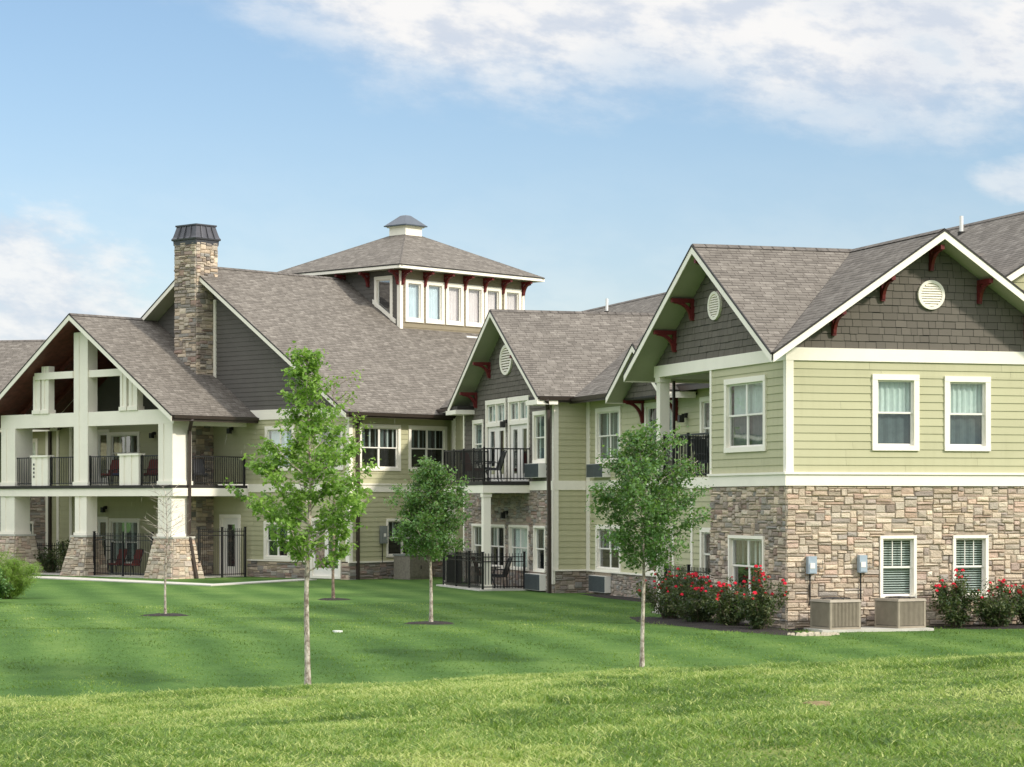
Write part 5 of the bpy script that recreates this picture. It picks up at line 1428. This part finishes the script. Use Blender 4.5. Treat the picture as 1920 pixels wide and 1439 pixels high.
def shrub(name, x, y, rx, ry, h, label, leafmat='leaf_dark', leaves=3500, lsize=.055, flowers=0, cat='shrub', group=None, seed=1, shape='oval', stems=34, rot=0, fl_top=True):
    rnd = random.Random(seed); r = empty(name, (x, y, gz(x, y)), rot); s = MB(); tips = []; base = []
    for i in range(stems):
        a = rnd.uniform(0, math.tau); q = math.sqrt(rnd.random()); hh = h*rnd.uniform(.55, 1.08)*(1-.35*q*q)
        e = Vector((q*rx*math.cos(a), q*ry*math.sin(a), hh)); m = Vector((e.x*.45, e.y*.45, hh*.5)); b = Vector((e.x*.15, e.y*.15, -.03)); s.tube([b, m, e], [.010, .007, .003], 'bark_brown', 4)
        for j in range(9):
            u = rnd.uniform(.15, 1); p = b.lerp(m, u*2) if u < .5 else m.lerp(e, u*2-1); a2 = rnd.uniform(0, math.tau); L = rnd.uniform(.08, .26)*max(rx, ry)/.8
            t = p+Vector((math.cos(a2)*L, math.sin(a2)*L, rnd.uniform(-.02, .15))); t.z = max(.03, t.z); s.tube([p, t], [.004, .002], 'bark_brown', 3); tips.append(t); base.append(p)
        tips.append(e); base.append(m)
    s.build('stem', r); ta = np.array([tuple(t) for t in tips]); ba = np.array([tuple(t) for t in base])
    idx = RNG.integers(0, len(ta), leaves); u = RNG.uniform(.2, 1.08, leaves)[:, None]; P = ba[idx]*(1-u)+ta[idx]*u+RNG.normal(0, .05, (leaves, 3)); P[:, 2] = np.maximum(P[:, 2], .02)
    cl = RNG.uniform(0, 1, len(ta)); leaf_mesh('foliage', r, P, lsize, leafmat, np.clip(.4+.6*(cl[idx]-.5)+RNG.normal(0, .2, leaves), 0, 1), shape=shape)
    if flowers:
        hi = sorted(tips, key=lambda t: -t.z-rnd.uniform(0, .75)*h)[:flowers]
        for t in hi:
            f = MB(); R_ = rnd.uniform(.03, .065)
            for k in range(9):      # overlapping petals round a bud
                a = k*2.4; tilt = .25+.09*k; c = Vector((math.cos(a)*math.cos(tilt), math.sin(a)*math.cos(tilt), math.sin(tilt)))*R_
                tx = Vector((-math.sin(a), math.cos(a), 0))*R_*.62; tz = Vector((-math.cos(a)*math.sin(tilt), -math.sin(a)*math.sin(tilt), math.cos(tilt)))*R_*.62
                p = t+c*.7+Vector((0, 0, .03)); f.face([p-tx*.5-tz, p+tx*.5-tz, p+tx, p+tx*.6+tz, p-tx*.6+tz, p-tx], 'rose_red')
            f.build('flower', r)
    tag(r, label, cat, group); return r


GR = 'red rose bushes against the stone walls'
for i, (u, v, rx, h, fl, lab) in enumerate([(-.85, -.40, .66, 1.45, 34, 'red rose bush at the shaded side of the stone corner, tallest of the left row'), (-.95, 1.3, .82, 1.20, 26, 'red rose bush below the shaded ground-floor window'),
                                            (-1.0, 3.1, .88, 1.15, 22, 'rose bush with few flowers, third from the stone corner along the shaded wall'), (-1.05, 5.1, 1.0, 1.45, 36, 'broad red rose bush in front of the patio fence, farthest left of the roses'),
                                            (4.15, -.75, .58, 1.34, 16, 'upright red rose bush right of the condenser units'), (5.15, -.90, .66, 1.05, 18, 'low red rose bush under the right window with blinds'), (6.2, -.75, .66, 1.15, 22, 'red rose bush at the right edge of the photo')]):
    X, Y = w1(u, v); shrub('rose_bush', X, Y, rx, rx*.85, h, lab, 'leaf_dark', 6200, .062, fl, 'rose bush', GR, 40+i)
shrub('hedge_shrub', -16.0, 74.5, .85, .85, 1.05, 'clipped leafy green shrub at the left edge of the lawn', 'leaf_mid', 12000, .080, 0, 'shrub', seed=61, stems=60)
shrub('ornamental_shrub', -16.0, 77.5, 1.1, 1.0, 1.50, 'fine feathery lime green shrub behind the clipped one at the left', 'leaf_lime', 24000, .15, 0, 'shrub', seed=62, shape='blade', stems=70)
shrub('porch_shrub', *w2(-2.6, 14.3), .8, .6, 1.5, 'dark green shrub behind the low porch fence', 'leaf_dark', 3000, .08, 0, 'shrub', seed=63)
shrub('porch_shrub', *w2(-2.4, 15.9), .7, .6, 1.2, 'smaller dark shrub by the left stone pier of the porch', 'leaf_dark', 2400, .08, 0, 'shrub', seed=64)
